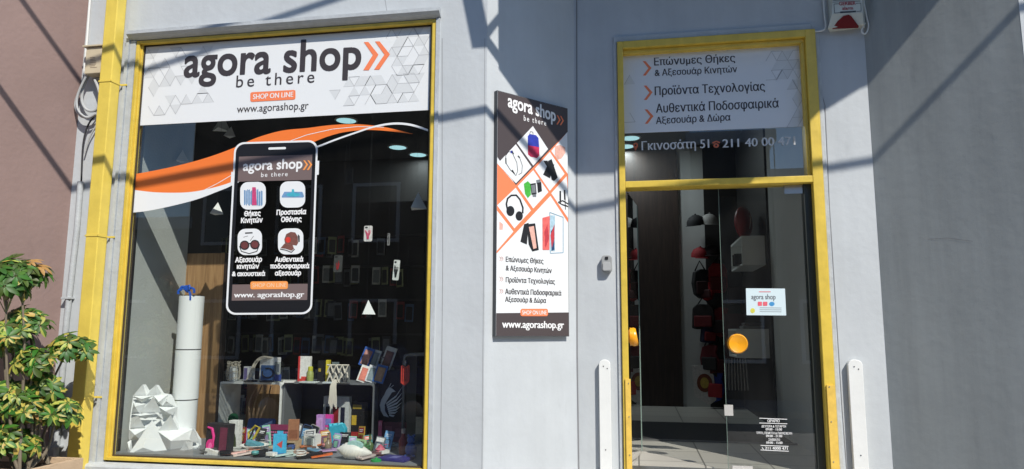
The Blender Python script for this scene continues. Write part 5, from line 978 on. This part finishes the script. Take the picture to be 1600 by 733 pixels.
it = It('toy_mouse', 'blue plastic toy figure in the right corner of the window', 'toy', V((onY(642, 710, .28).x, .28, ZD))); bm_ = C_(50, 85, 150)
it.part('toy_body', bm_, lambda b: b.ball((0, 0, .055), .04, sc_=(1, .8, 1.3))); it.part('toy_head', bm_, lambda b: b.ball((0, -.005, .12), .026)); it.part('ear', bm_, lambda b: b.ball((-.018, 0, .145), .011)); it.part('ear', bm_, lambda b: b.ball((.018, 0, .145), .011)); it.part('foot', bm_, lambda b: b.ball((-.025, -.02, .014), .015)); it.part('foot', bm_, lambda b: b.ball((.025, -.02, .014), .015))
it = It('red_bottle', 'dark red bottle behind the blue toy figure', 'bottle', V((onY(630, 700, .42).x, .42, ZD))); it.part('bottle_body', C_(130, 30, 35), lambda b: b.lathe([(.03, 0), (.032, .09), (.014, .12), (.013, .14)], (0, 0, 0), 18)); it.part('cap', C_(170, 160, 155), lambda b: b.lathe([(.016, .14), (.016, .17)], (0, 0, 0), 14))
it = It('game_box', 'flat blue and purple box lying at the front right corner', 'box', V((onY(617, 718, .19).x, .17, ZD)), 0, 0, -14); it.box('carton', (-.10, -.04, 0), (.10, .09, .02), C_(45, 40, 120), .003); it.box('print', (-.03, -.02, .0202), (.03, .05, .0215), C_(110, 110, 170))
it = It('green_lid', 'small bright green lid in front of the purple box', 'lid', V((onY(588, 719, .13).x, .125, ZD))); it.part('lid_disc', C_(30, 150, 75), lambda b: b.lathe([(.035, 0), (.035, .012), (.028, .015)], (0, 0, 0), 20)); it.part('knob', C_(40, 170, 90), lambda b: b.lathe([(.008, .015), (.008, .024)], (0, 0, 0), 12))
carton('number_box', 'dim blue box printed with the number 02 at the far right of the display', 'box', 640, 650, 656, 676, .03, C_(25, 28, 48))
m = MB(); pn = Plane((0, 0, 0), (1, 0, 0))
# shelves of phone cases behind
YS = 3.0; cs = thing('display_wall', 'black slatted display wall hung with phone cases deep inside the shop', 'display wall', onY(480, 640, YS+.05))
xa_, xb_ = onY(350, 450, YS+.03).x, onY(663, 450, YS+.03).x
m = MB(); m.box((xa_, YS+.04, FLOOR), (xb_, YS+.09, onY(480, 318, YS).z)); m.build('board', slat, cs)
m = MB()
rowsY = (384, 431, 483, 536, 586, 628)
for y_ in rowsY: z_ = onY(500, y_-14, YS).z; m.box((xa_, YS+.02, z_-.01), (xb_, YS+.0395, z_+.012))
m.each('rail', mat('dark_rail', (.06, .06, .06), .4, metal=.5), cs)
protos = []
pal = [((120, 122, 126), (45, 46, 48)), ((205, 206, 204), (80, 82, 84)), ((70, 72, 76), (130, 132, 135)), ((170, 80, 80), (60, 58, 60)), ((235, 235, 228), (150, 155, 155)), ((90, 120, 160), (40, 44, 50)), ((170, 175, 130), (70, 72, 70))]
nm = ['grey', 'silver', 'black', 'dark red', 'white', 'navy', 'olive']
rn = ['top', 'second', 'third', 'fourth', 'fifth', 'lowest']
for k, (a, b_) in enumerate(pal):
    t = thing('cased_pack', 'x', 'phone case', (0, 0, 0), 'phone cases hung in rows on the dark display wall')
    m = MB(); m.box((-.045, -.012, -.19), (.045, 0, 0)); m.build('card', C_(*a, .35), t)
    m = MB(); m.prism([V((x, -.015, z)) for x, z in rrect(-.034, -.17, .034, -.03, .01)], (0, .0028, 0)); m.build('case', C_(*b_, .3), t)
    protos.append((t, k))
used = set(); random.seed(11)
orders = ['first', 'second', 'third', 'fourth', 'fifth', 'sixth', 'seventh', 'eighth', 'ninth', 'tenth', 'eleventh', 'twelfth', 'thirteenth', 'fourteenth', 'fifteenth', 'sixteenth', 'seventeenth', 'eighteenth', 'nineteenth', 'twentieth', 'twenty first', 'twenty second', 'twenty third', 'twenty fourth', 'twenty fifth', 'twenty sixth', 'twenty seventh', 'twenty eighth', 'twenty ninth', 'thirtieth', 'thirty first', 'thirty second', 'thirty third', 'thirty fourth', 'thirty fifth', 'thirty sixth', 'thirty seventh', 'thirty eighth', 'thirty ninth', 'fortieth', 'forty first', 'forty second', 'forty third']
for r, y_ in enumerate(rowsY):
    x = 356 + random.uniform(0, 4); cnt = 0
    while x < 655:
        if random.random() < (.80 if x < 560 else .45):
            k = random.randrange(7); t = protos[k][0]
            if k in used: t = copy_tree(t)
            used.add(k)
            p = onY(x, y_-12, YS); t.location = V((p.x, YS - random.uniform(.0, .16), p.z + random.uniform(-.035, .02))); t.rotation_euler = (0, math.radians(random.uniform(-4, 4)), math.radians(random.uniform(-40, 40)))
            cnt += 1
            t['label'] = '%s phone case, %s from the left, %s row of dark display wall' % (nm[k], orders[cnt-1], rn[r])
        x += random.uniform(6, 11)

# ================================================================== SHOP INTERIOR BEHIND THE DOOR
def wallshelf(label, x0, x1, yt, yb, Y0, Y1):
    z1_, z0_ = onY(x1, yt, Y0).z, onY(x1, yb, Y0).z; xa_ = onY(x0, yt, Y0).x; t = thing('wall_shelf', label, 'shelf', (IX1-.12, Y0, z0_), 'white box shelves on the side wall'); tt = .018
    for nm_, lo, hi in (('top_board', (xa_, Y0, z1_-tt), (IX1-.021, Y1, z1_)), ('bottom_board', (xa_, Y0, z0_), (IX1-.021, Y1, z0_+tt)), ('end_board', (xa_, Y0, z0_+tt), (IX1-.021, Y0+tt, z1_-tt)), ('end_board', (xa_, Y1-tt, z0_+tt), (IX1-.021, Y1, z1_-tt)), ('back_board', (IX1-.035, Y0+tt, z0_+tt), (IX1-.021, Y1-tt, z1_-tt))):
        m = MB(); m.box(lo, hi); m.build(nm_, WHITE, t)
    return z1_, z0_
za, zb_2 = wallshelf('upper white box shelf under the red cushion behind the door glass', 1158, 1196, 368, 414, 2.9, 3.7)
zc_, zd_ = wallshelf('lower white box shelf behind the amber door knob', 1150, 1200, 514, 560, 2.9, 3.5)
it = It('cushion', 'dark red cushion standing on the upper white box shelf', 'cushion', V((1.12, 3.15, za)), 0, 0, 60); cr_ = mat('red_satin', (.30, .012, .02), .45)
it.part('cushion_body', cr_, lambda b: b.ball((0, 0, .17), .17, sc_=(1.05, .4, 1))); it.part('emblem', C_(190, 170, 165), lambda b: b.tube([(-.03, -.075, .10), (.0, -.08, .18), (-.02, -.075, .24)], .006, 5))
for i, y_ in enumerate((3.0, 3.12)):
    it = It('small_tin', ['near black tin inside the upper white box shelf', 'far black tin inside the upper white box shelf'][i], 'tin', V((1.05, y_+.1, zb_2+.019))); it.part('tin_body', BLKP, lambda b: b.lathe([(.045, 0), (.045, .10)], (0, 0, 0), 18)); it.part('lid', C_(60, 60, 62), lambda b: b.lathe([(.047, .10), (.047, .115)], (0, 0, 0), 18))
it = It('folded_scarf', 'grey scarf folded on the lower white box shelf', 'scarf', V((1.15, 3.05, zc_+.001))); it.part('fold', C_(120, 118, 118), lambda b: b.box((-.1, -.08, 0), (.1, .2, .03)), .008); it.part('upper_fold', C_(95, 90, 92), lambda b: b.box((-.08, -.06, .0305), (.09, .18, .06)), .008)
YM = IY1-.05
random.seed(21)
def zpx(x, y, Y=YM-.15): return onY(x, y, Y)
def cap(lab, x, y, cl_, s=.1):
    it = It('cap', lab, 'cap', zpx(x, y), 10, 0, random.uniform(-40, 40), 'caps hanging on the rear wall'); mm = C_(*cl_, .8)
    it.part('crown', mm, lambda b: b.lathe([(s, 0), (s*.98, s*.4), (s*.75, s*.85), (s*.3, s*1.1), (.002, s*1.15)], (0, 0, 0), 20)); it.part('brim', mm, lambda b: b.prism([V((xx, yy, -.004)) for xx, yy in ell(0, -s*.9, s*.8, s*.75)], (0, 0, .008))); it.part('button', mm, lambda b: b.ball((0, 0, s*1.16), .012, 5))
for a in (('black cap at the top of the hanging fan goods', 1088, 352, (20, 20, 24), .115), ('white cap beside the black cap', 1108, 350, (150, 148, 145), .11), ('dark red cap below the black cap', 1094, 402, (130, 18, 28), .11), ('black cap with red underside beside the red cap', 1112, 398, (30, 15, 20), .11)): cap(*a)
def bag(lab, x, y, w_, h_, cl_, c2):
    it = It('backpack', lab, 'bag', zpx(x, y), 0, random.uniform(-4, 4), random.uniform(-25, 25), 'bags hanging on the rear wall'); 
    it.part('bag_body', C_(*cl_, .7), (lambda b: b.prism([V((xx, 0, zz)) for xx, zz in ((-w_*.42, -h_*.9), (-w_*.1, -h_*1.08), (w_*.3, -h_*.98), (w_*.5, -h_*.6), (w_*.33, -h_*.3), (w_*.4, -h_*.05), (0, 0), (-w_*.38, -h_*.1), (-w_*.5, -h_*.5))], (0, .1, 0))) if int(x) % 3 else (lambda b: b.prism([V(q) for q in ((-w_/2, 0, -h_*.95), (-w_*.3, 0, -h_), (w_*.35, 0, -h_*.97), (w_/2, 0, -h_*.8), (w_*.45, 0, -h_*.2), (w_*.3, 0, 0), (-w_*.25, 0, .01), (-w_*.45, 0, -h_*.15))], (0, .12, 0))), .012); it.part('pocket', C_(*c2, .7), lambda b: b.box((-w_*.38, -.03, -h_*.9), (w_*.38, -.001, -h_*.45)), .012); it.part('strap', BLKP, lambda b: b.tube([(-w_*.3, .05, -.02), (0, .05, .1), (w_*.3, .05, -.02)], .01, 6))
for a in (('black drawstring bag hanging below the caps', 1096, 420, .22, .34, (24, 24, 28), (50, 20, 25)), ('red sports bag hanging beside the black drawstring bag', 1122, 412, .24, .36, (140, 20, 30), (90, 15, 22)), ('black and red shoulder bag at mid height', 1098, 476, .28, .3, (28, 24, 26), (100, 18, 26)), ('dark red bag at mid height beside the door edge', 1124, 480, .26, .34, (110, 16, 26), (40, 20, 24)),
          ('crimson bag low on the rear wall', 1108, 538, .24, .34, (95, 20, 30), (30, 26, 30)), ('blue and red striped towel bag near the floor', 1118, 578, .22, .36, (30, 55, 140), (150, 30, 40)), ('small red pouch under the caps', 1102, 440, .16, .22, (150, 22, 30), (60, 14, 20)), ('navy pouch between the red bags', 1110, 505, .18, .24, (24, 28, 60), (120, 24, 30)), ('dark grey kit bag low beside the door edge', 1124, 540, .22, .36, (34, 32, 36), (70, 20, 26)), ('black kit bag hanging far right behind the door glass', 1146, 425, .26, .4, (22, 20, 24), (50, 30, 34))): bag(*a)
it = It('teddy_cloth', 'white cloth with a round red and gold badge hanging near the floor', 'cloth', zpx(1100, 572)); it.part('cloth', C_(205, 200, 198), lambda b: b.prism([V(q) for q in ((-.14, 0, 0), (.1, 0, .02), (.13, 0, -.4), (.05, 0, -.46), (-.12, 0, -.36))], (0, .02, 0))); it.part('badge', C_(120, 60, 40), lambda b: b.prism([V((x, -.004, z)) for x, z in ell(0, -.2, .09, .11)], (0, .003, 0))); it.part('badge_centre', C_(190, 160, 70), lambda b: b.prism([V((x, -.008, z)) for x, z in ell(0, -.2, .05, .065)], (0, .003, 0)))
it = It('tasselled_scarf', 'dark scarf with long white tassels hanging behind the door glass', 'scarf', onY(1146, 490, 3.9)); it.part('scarf_body', C_(70, 28, 34), lambda b: b.box((-.1, 0, -.5), (.12, .03, .0))); it.part('tassel', C_(190, 185, 180), lambda b: [b.tube([(-.095+.03*i, .015, -.5), (-.11+.034*i, .01, -.85)], .006, 5) for i in range(8)])
p = onZ(1085, 690, FLOOR); q = onZ(1085, 663, FLOOR)
tag_ = It('doormat', 'dark grey rectangular doormat on the tiled floor inside the door', 'doormat', V((.55, (p.y+q.y)/2, FLOOR))); hy = abs(q.y-p.y)/2
tag_.part('mat_body', mat('mat_fibre', (.05, .05, .052), .95, bump=1, bscale=200), lambda b: b.box((-.52, -hy, .001), (.7, hy, .014))); tag_.part('mat_edge', mat('rubber_edge', (.12, .12, .12), .6), lambda b: [b.box((-.55, hy+.0005, .001), (.73, hy+.03, .012)), b.box((-.55, -hy-.03, .001), (.73, -hy-.0005, .012))])
it = It('till_counter', 'dark counter with coloured stock at the left inside the doorway', 'counter', V((-.55, 3.2, FLOOR))); it.box('counter_body', (-.6, 0, 0), (.35, .6, 1.0), DWOOD, .01); it.box('counter_top', (-.62, -.02, 1.001), (.37, .62, 1.03), C_(60, 58, 56))

# ================================================================== PLANTS
leafm = bpy.data.materials.new('variegated_leaf'); leafm.use_nodes = True; t_ = leafm.node_tree; b_n = t_.nodes['Principled BSDF']; b_n.inputs['Roughness'].default_value = .5
at_ = t_.nodes.new('ShaderNodeAttribute'); at_.attribute_name = 'tone'; t_.links.new(at_.outputs['Color'], b_n.inputs['Base Color'])
tl = t_.nodes.new('ShaderNodeBsdfTranslucent'); ms = t_.nodes.new('ShaderNodeMixShader'); ms.inputs[0].default_value = .22; o_n = [n for n in t_.nodes if n.type == 'OUTPUT_MATERIAL'][0]
t_.links.new(at_.outputs['Color'], tl.inputs[0]); t_.links.new(b_n.outputs[0], ms.inputs[1]); t_.links.new(tl.outputs[0], ms.inputs[2]); t_.links.new(ms.outputs[0], o_n.inputs[0])
stemm = mat('green_stem', (.20, .24, .06), .6, col2=(.28, .25, .12), scale=20); barkm = mat('grey_bark', (.16, .13, .09), .8)
def schefflera(label, base, stems, seed, hue):
    rnd = random.Random(seed); t = thing('umbrella_plant', label, 'plant', base, 'variegated umbrella plants by the pink wall')
    L = MB(); cols = []; S = MB(); K = MB()
    for pts, nrad, ncl in stems:
        path = smooth([V(base)+V((0, 0, 0))] + [V(p) for p in pts], 6); n = len(path); S.tube(path, [.011-.006*i/n for i in range(n)], 7)
        top_ = path[-1]; 
        for j in range(int(ncl*2.3)):
            f_ = rnd.random()**.7
            a = rnd.uniform(0, 2*math.pi); el = rnd.uniform(-.3, 1.2); rad = nrad*rnd.uniform(.35, 1.0)
            o0 = path[max(0, int((n-1)*(1-.13*rnd.random())))]
            c = top_ + V((math.cos(a)*math.cos(el)*rad, math.sin(a)*math.cos(el)*rad*.9, math.sin(el)*rad*.8 - .02))
            K.tube(smooth([o0, (o0+c)/2+V((0, 0, .02)), c], 3), .0028, 5)
            out = (c-top_); out = (out+V((0, -.04, .05))).normalized()
            axis = (out+V((rnd.uniform(-.4, .4), rnd.uniform(-.5, .1), rnd.uniform(.1, .6)))).normalized()
            u = axis.orthogonal().normalized(); v = axis.cross(u); nl = rnd.randint(7, 9); ph0 = rnd.uniform(0, 6.28); old = rnd.random() < .02
            for q in range(nl):
                th_ = ph0 + 2*math.pi*q/nl; d_ = (u*math.cos(th_)+v*math.sin(th_))
                ln = rnd.uniform(.048, .078); wd_ = ln*.21; droop = rnd.uniform(.15, .55)
                side = axis.cross(d_).normalized()
                m0 = []
                for s_ in (0, .22, .5, .8, 1.0):
                    cpt = c + d_*(ln*s_+.008) - axis*(droop*ln*s_*s_) ; wv = {0: .12, .22: .75, .5: 1.0, .8: .72, 1.0: .06}[s_]*wd_
                    m0.append((cpt - side*wv + axis*wv*.25, cpt, cpt + side*wv + axis*wv*.25))
                vs = [p for r_ in m0 for p in r_]; fs = []
                for r_ in range(4):
                    for k in range(2): i0 = r_*3+k; fs.append((i0, i0+1, i0+4, i0+3))
                L.add(vs, fs, True)
                vr = rnd.random(); g1 = (rnd.uniform(.03, .075), rnd.uniform(.085, .17), .015); y1 = (rnd.uniform(.3, .5), rnd.uniform(.32, .44), .07)
                if old: g1 = (.45, .25, .08)
                for r_ in range(4):
                    for k in range(2):
                        mixf = 0
                        if vr < hue: mixf = 1 if (k == 0 and r_ < 3) or rnd.random() < .25 else 0
                        c1 = y1 if mixf else g1; cols.append((c1[0], c1[1], c1[2], 1))
    lo = L.build('foliage', leafm, t, fixn=False); me = lo.data; ca = me.color_attributes.new('tone', 'FLOAT_COLOR', 'CORNER')
    for i, p in enumerate(me.polygons):
        for l_ in p.loop_indices: ca.data[l_].color = cols[i]
    S.build('stem', barkm, t); K.build('leaf_stalk', stemm, t); return t
def pp(x, y, Y): return onY(x, y, Y)
PZ = .80
bx = pp(62, 760, -.62); bx.z = PZ-.03
schefflera('tall dark green umbrella plant with a dense crown at the left edge', (pp(28, 760, -.66).x, -.66, PZ-.04), [([pp(34, 640, -.62), pp(38, 540, -.64), pp(32, 425, -.62)], .15, 40), ([pp(20, 700, -.66), pp(10, 560, -.7), pp(10, 440, -.7)], .14, 26)], 5, .05)
schefflera('yellow edged umbrella plant filling the lower left corner', (pp(45, 760, -.55).x, -.55, PZ-.04), [([pp(20, 640, -.6), pp(22, 520, -.62)], .15, 18), ([pp(50, 690, -.55), pp(48, 560, -.58)], .12, 16), ([pp(5, 700, -.6), pp(0, 620, -.65)], .17, 24), ([pp(40, 720, -.5), pp(42, 640, -.55)], .17, 30), ([pp(75, 700, -.45), pp(88, 640, -.45)], .13, 18), ([pp(20, 730, -.6), pp(15, 690, -.62)], .18, 24), ([pp(60, 600, -.5), pp(40, 500, -.55)], .13, 14), ([pp(15, 640, -.6), pp(5, 530, -.62)], .15, 16), ([pp(60, 700, -.5), pp(62, 600, -.5)], .12, 12)], 9, .5)
schefflera('slender umbrella plant stem with a yellow flecked crown in front of the drainpipe', (pp(72, 770, -.42).x, -.42, PZ-.04), [([pp(50, 680, -.4), pp(80, 600, -.36), pp(110, 540, -.33)], .13, 30), ([pp(68, 680, -.4), pp(95, 640, -.36)], .11, 12)], 14, .62)
pt = pp(58, 728, -.5); t = thing('planter', 'pale terracotta trough planter holding the umbrella plants', 'planter', (pt.x-.12, -.55, 0)); tc_ = mat('pale_terracotta', (.55, .40, .26), .8, var=.12, bump=.2)
x0, x1 = pp(0, 728, -.5).x-.35, pp(78, 728, -.6).x
m = MB(); m.box((x0, -.75, .0), (x1-.02, -.36, PZ-.08)); m.build('trough', tc_, t, bevel=.01)
m = MB()
for lo, hi in (((x0-.02, -.77, PZ-.0795), (x1, -.74, PZ-.01)), ((x0-.02, -.37, PZ-.0795), (x1, -.34, PZ-.01)), ((x0-.02, -.7395, PZ-.0795), (x0+.01, -.3705, PZ-.01)), ((x1-.03, -.7395, PZ-.0795), (x1, -.3705, PZ-.01))): m.box(lo, hi)
m.build('rim', tc_, t); m = MB(); m.box((x0+.011, -.739, PZ-.0795), (x1-.031, -.371, PZ-.045)); m.build('soil', mat('soil', (.06, .045, .03), .95, bump=1), t)

# ================================================================== THE OTHER SIDE OF THE STREET
def building(label, x0, x1, h, mm, floors, cols, Y=-12.0, balcony=None, gm=None):
    t = thing('apartment_building', label, 'building', ((x0+x1)/2, Y-3, 0)); m = MB(); m.box((x0, Y-6, -.1), (x1, Y, h)); m.build('wall', mm, t)
    m = MB(); m.box((x0-.15, Y-6, h+.002), (x1+.15, Y+.15, h+.3)); m.build('roof_edge', TRIM, t)
    for i in range(floors):
        for j in range(cols):
            cx = x0+(x1-x0)*(j+.5)/cols; cz_ = 1.6+2.9*i
            if cz_+1 > h: continue
            m = MB()
            for lo, hi in (((cx-.62, Y+.001, cz_-.75), (cx-.54, Y+.05, cz_+.75)), ((cx+.54, Y+.001, cz_-.75), (cx+.62, Y+.05, cz_+.75)), ((cx-.5395, Y+.001, cz_+.67), (cx+.5395, Y+.05, cz_+.75)), ((cx-.5395, Y+.001, cz_-.75), (cx+.5395, Y+.05, cz_-.67))): m.box(lo, hi)
            fr_ = m.build('window', WHITE, t); m = MB(); m.box((cx-.5395, Y+.002, cz_-.6695), (cx+.5395, Y+.02, cz_+.6695)); m.build('pane', gm or mat('dark_pane', (.02, .025, .03), .1), fr_)
    if balcony:
        for (bx0, bx1, bz) in balcony:
            m = MB(); m.box((bx0, Y+.002, bz-.12), (bx1, Y+1.1, bz)); m.build('balcony_slab', mm, t)
            m = MB(); n = int((bx1-bx0)/.12)
            for i in range(n+1): x = bx0+(bx1-bx0)*i/n; m.box((x-.01, Y+1.06, bz+.001), (x+.01, Y+1.08, bz+.9))
            m.box((bx0, Y+1.05, bz+.901), (bx1, Y+1.09, bz+.94)); m.build('railing', BLKP, t)
cream = mat('cream_render', (.52, .48, .38), .8, var=.08); tan_ = mat('tan_render', (.36, .32, .26), .85, var=.1); dk = mat('dark_render', (.06, .06, .06), .85, var=.2)
building('cream apartment building with a railed balcony across the street', -3.2, 1.4, 9.5, cream, 3, 3)
building('dark narrow building across the street', 1.45, 3.3, 6.2, dk, 1, 1, balcony=[(2.0, 3.2, 5.0)])
building('tan low building across the street to the right', 3.35, 12, 5.2, tan_, 1, 4)
building('brown building across the street to the left', -11.5, -3.25, 7.8, mat('umber_render', (.07, .06, .05), .85, var=.2), 2, 4)
building('low grey building far left across the street', -22, -11.55, 4.2, dk, 1, 5)
building('white building far right across the street', 12.05, 22, 8.5, cream, 2, 4)
car = thing('parked_car', 'dark blue car parked on the far side of the street', 'car', (-5.2, -8.4, -.12)); bl_ = mat('blue_car_paint', (.02, .05, .22), .25, coat=.8)
def yv(P, Y0, Y1): return [V((-5.2+x, Y0, -.12+z)) for x, z in P], V((0, Y1-Y0, 0))
m = MB(); m.prism(*yv([(-2.1, .3), (-2.15, .75), (-1.9, .95), (-1.1, 1.02), (1.2, 1.0), (2.05, .85), (2.15, .55), (2.1, .3)], -9.25, -7.5)); m.build('body', bl_, car, bevel=.06)
m = MB(); m.prism(*yv([(-1.5, .98), (-1.0, 1.42), (.55, 1.44), (1.25, .98)], -9.12, -7.63)); m.build('cabin', bl_, car, bevel=.05)
m = MB(); m.prism(*yv([(-1.3, 1.03), (-.93, 1.36), (.48, 1.37), (1.0, 1.03)], -7.628, -7.615)); m.build('side_window', mat('dark_pane', (0, 0, 0)), car)
for x in (-1.35, 1.35):
    for y in (-9.1, -7.6):
        m = MB(); m.lathe([(.31, -.1), (.32, -.07), (.32, .07), (.31, .1)], (-5.2+x, y, .2), 24, 'y'); wh = m.build('wheel', BLKP, car); m = MB(); m.lathe([(.19, .101), (.17, .115)], (-5.2+x, y, .2), 18, 'y'); m.build('rim', STEEL, wh)
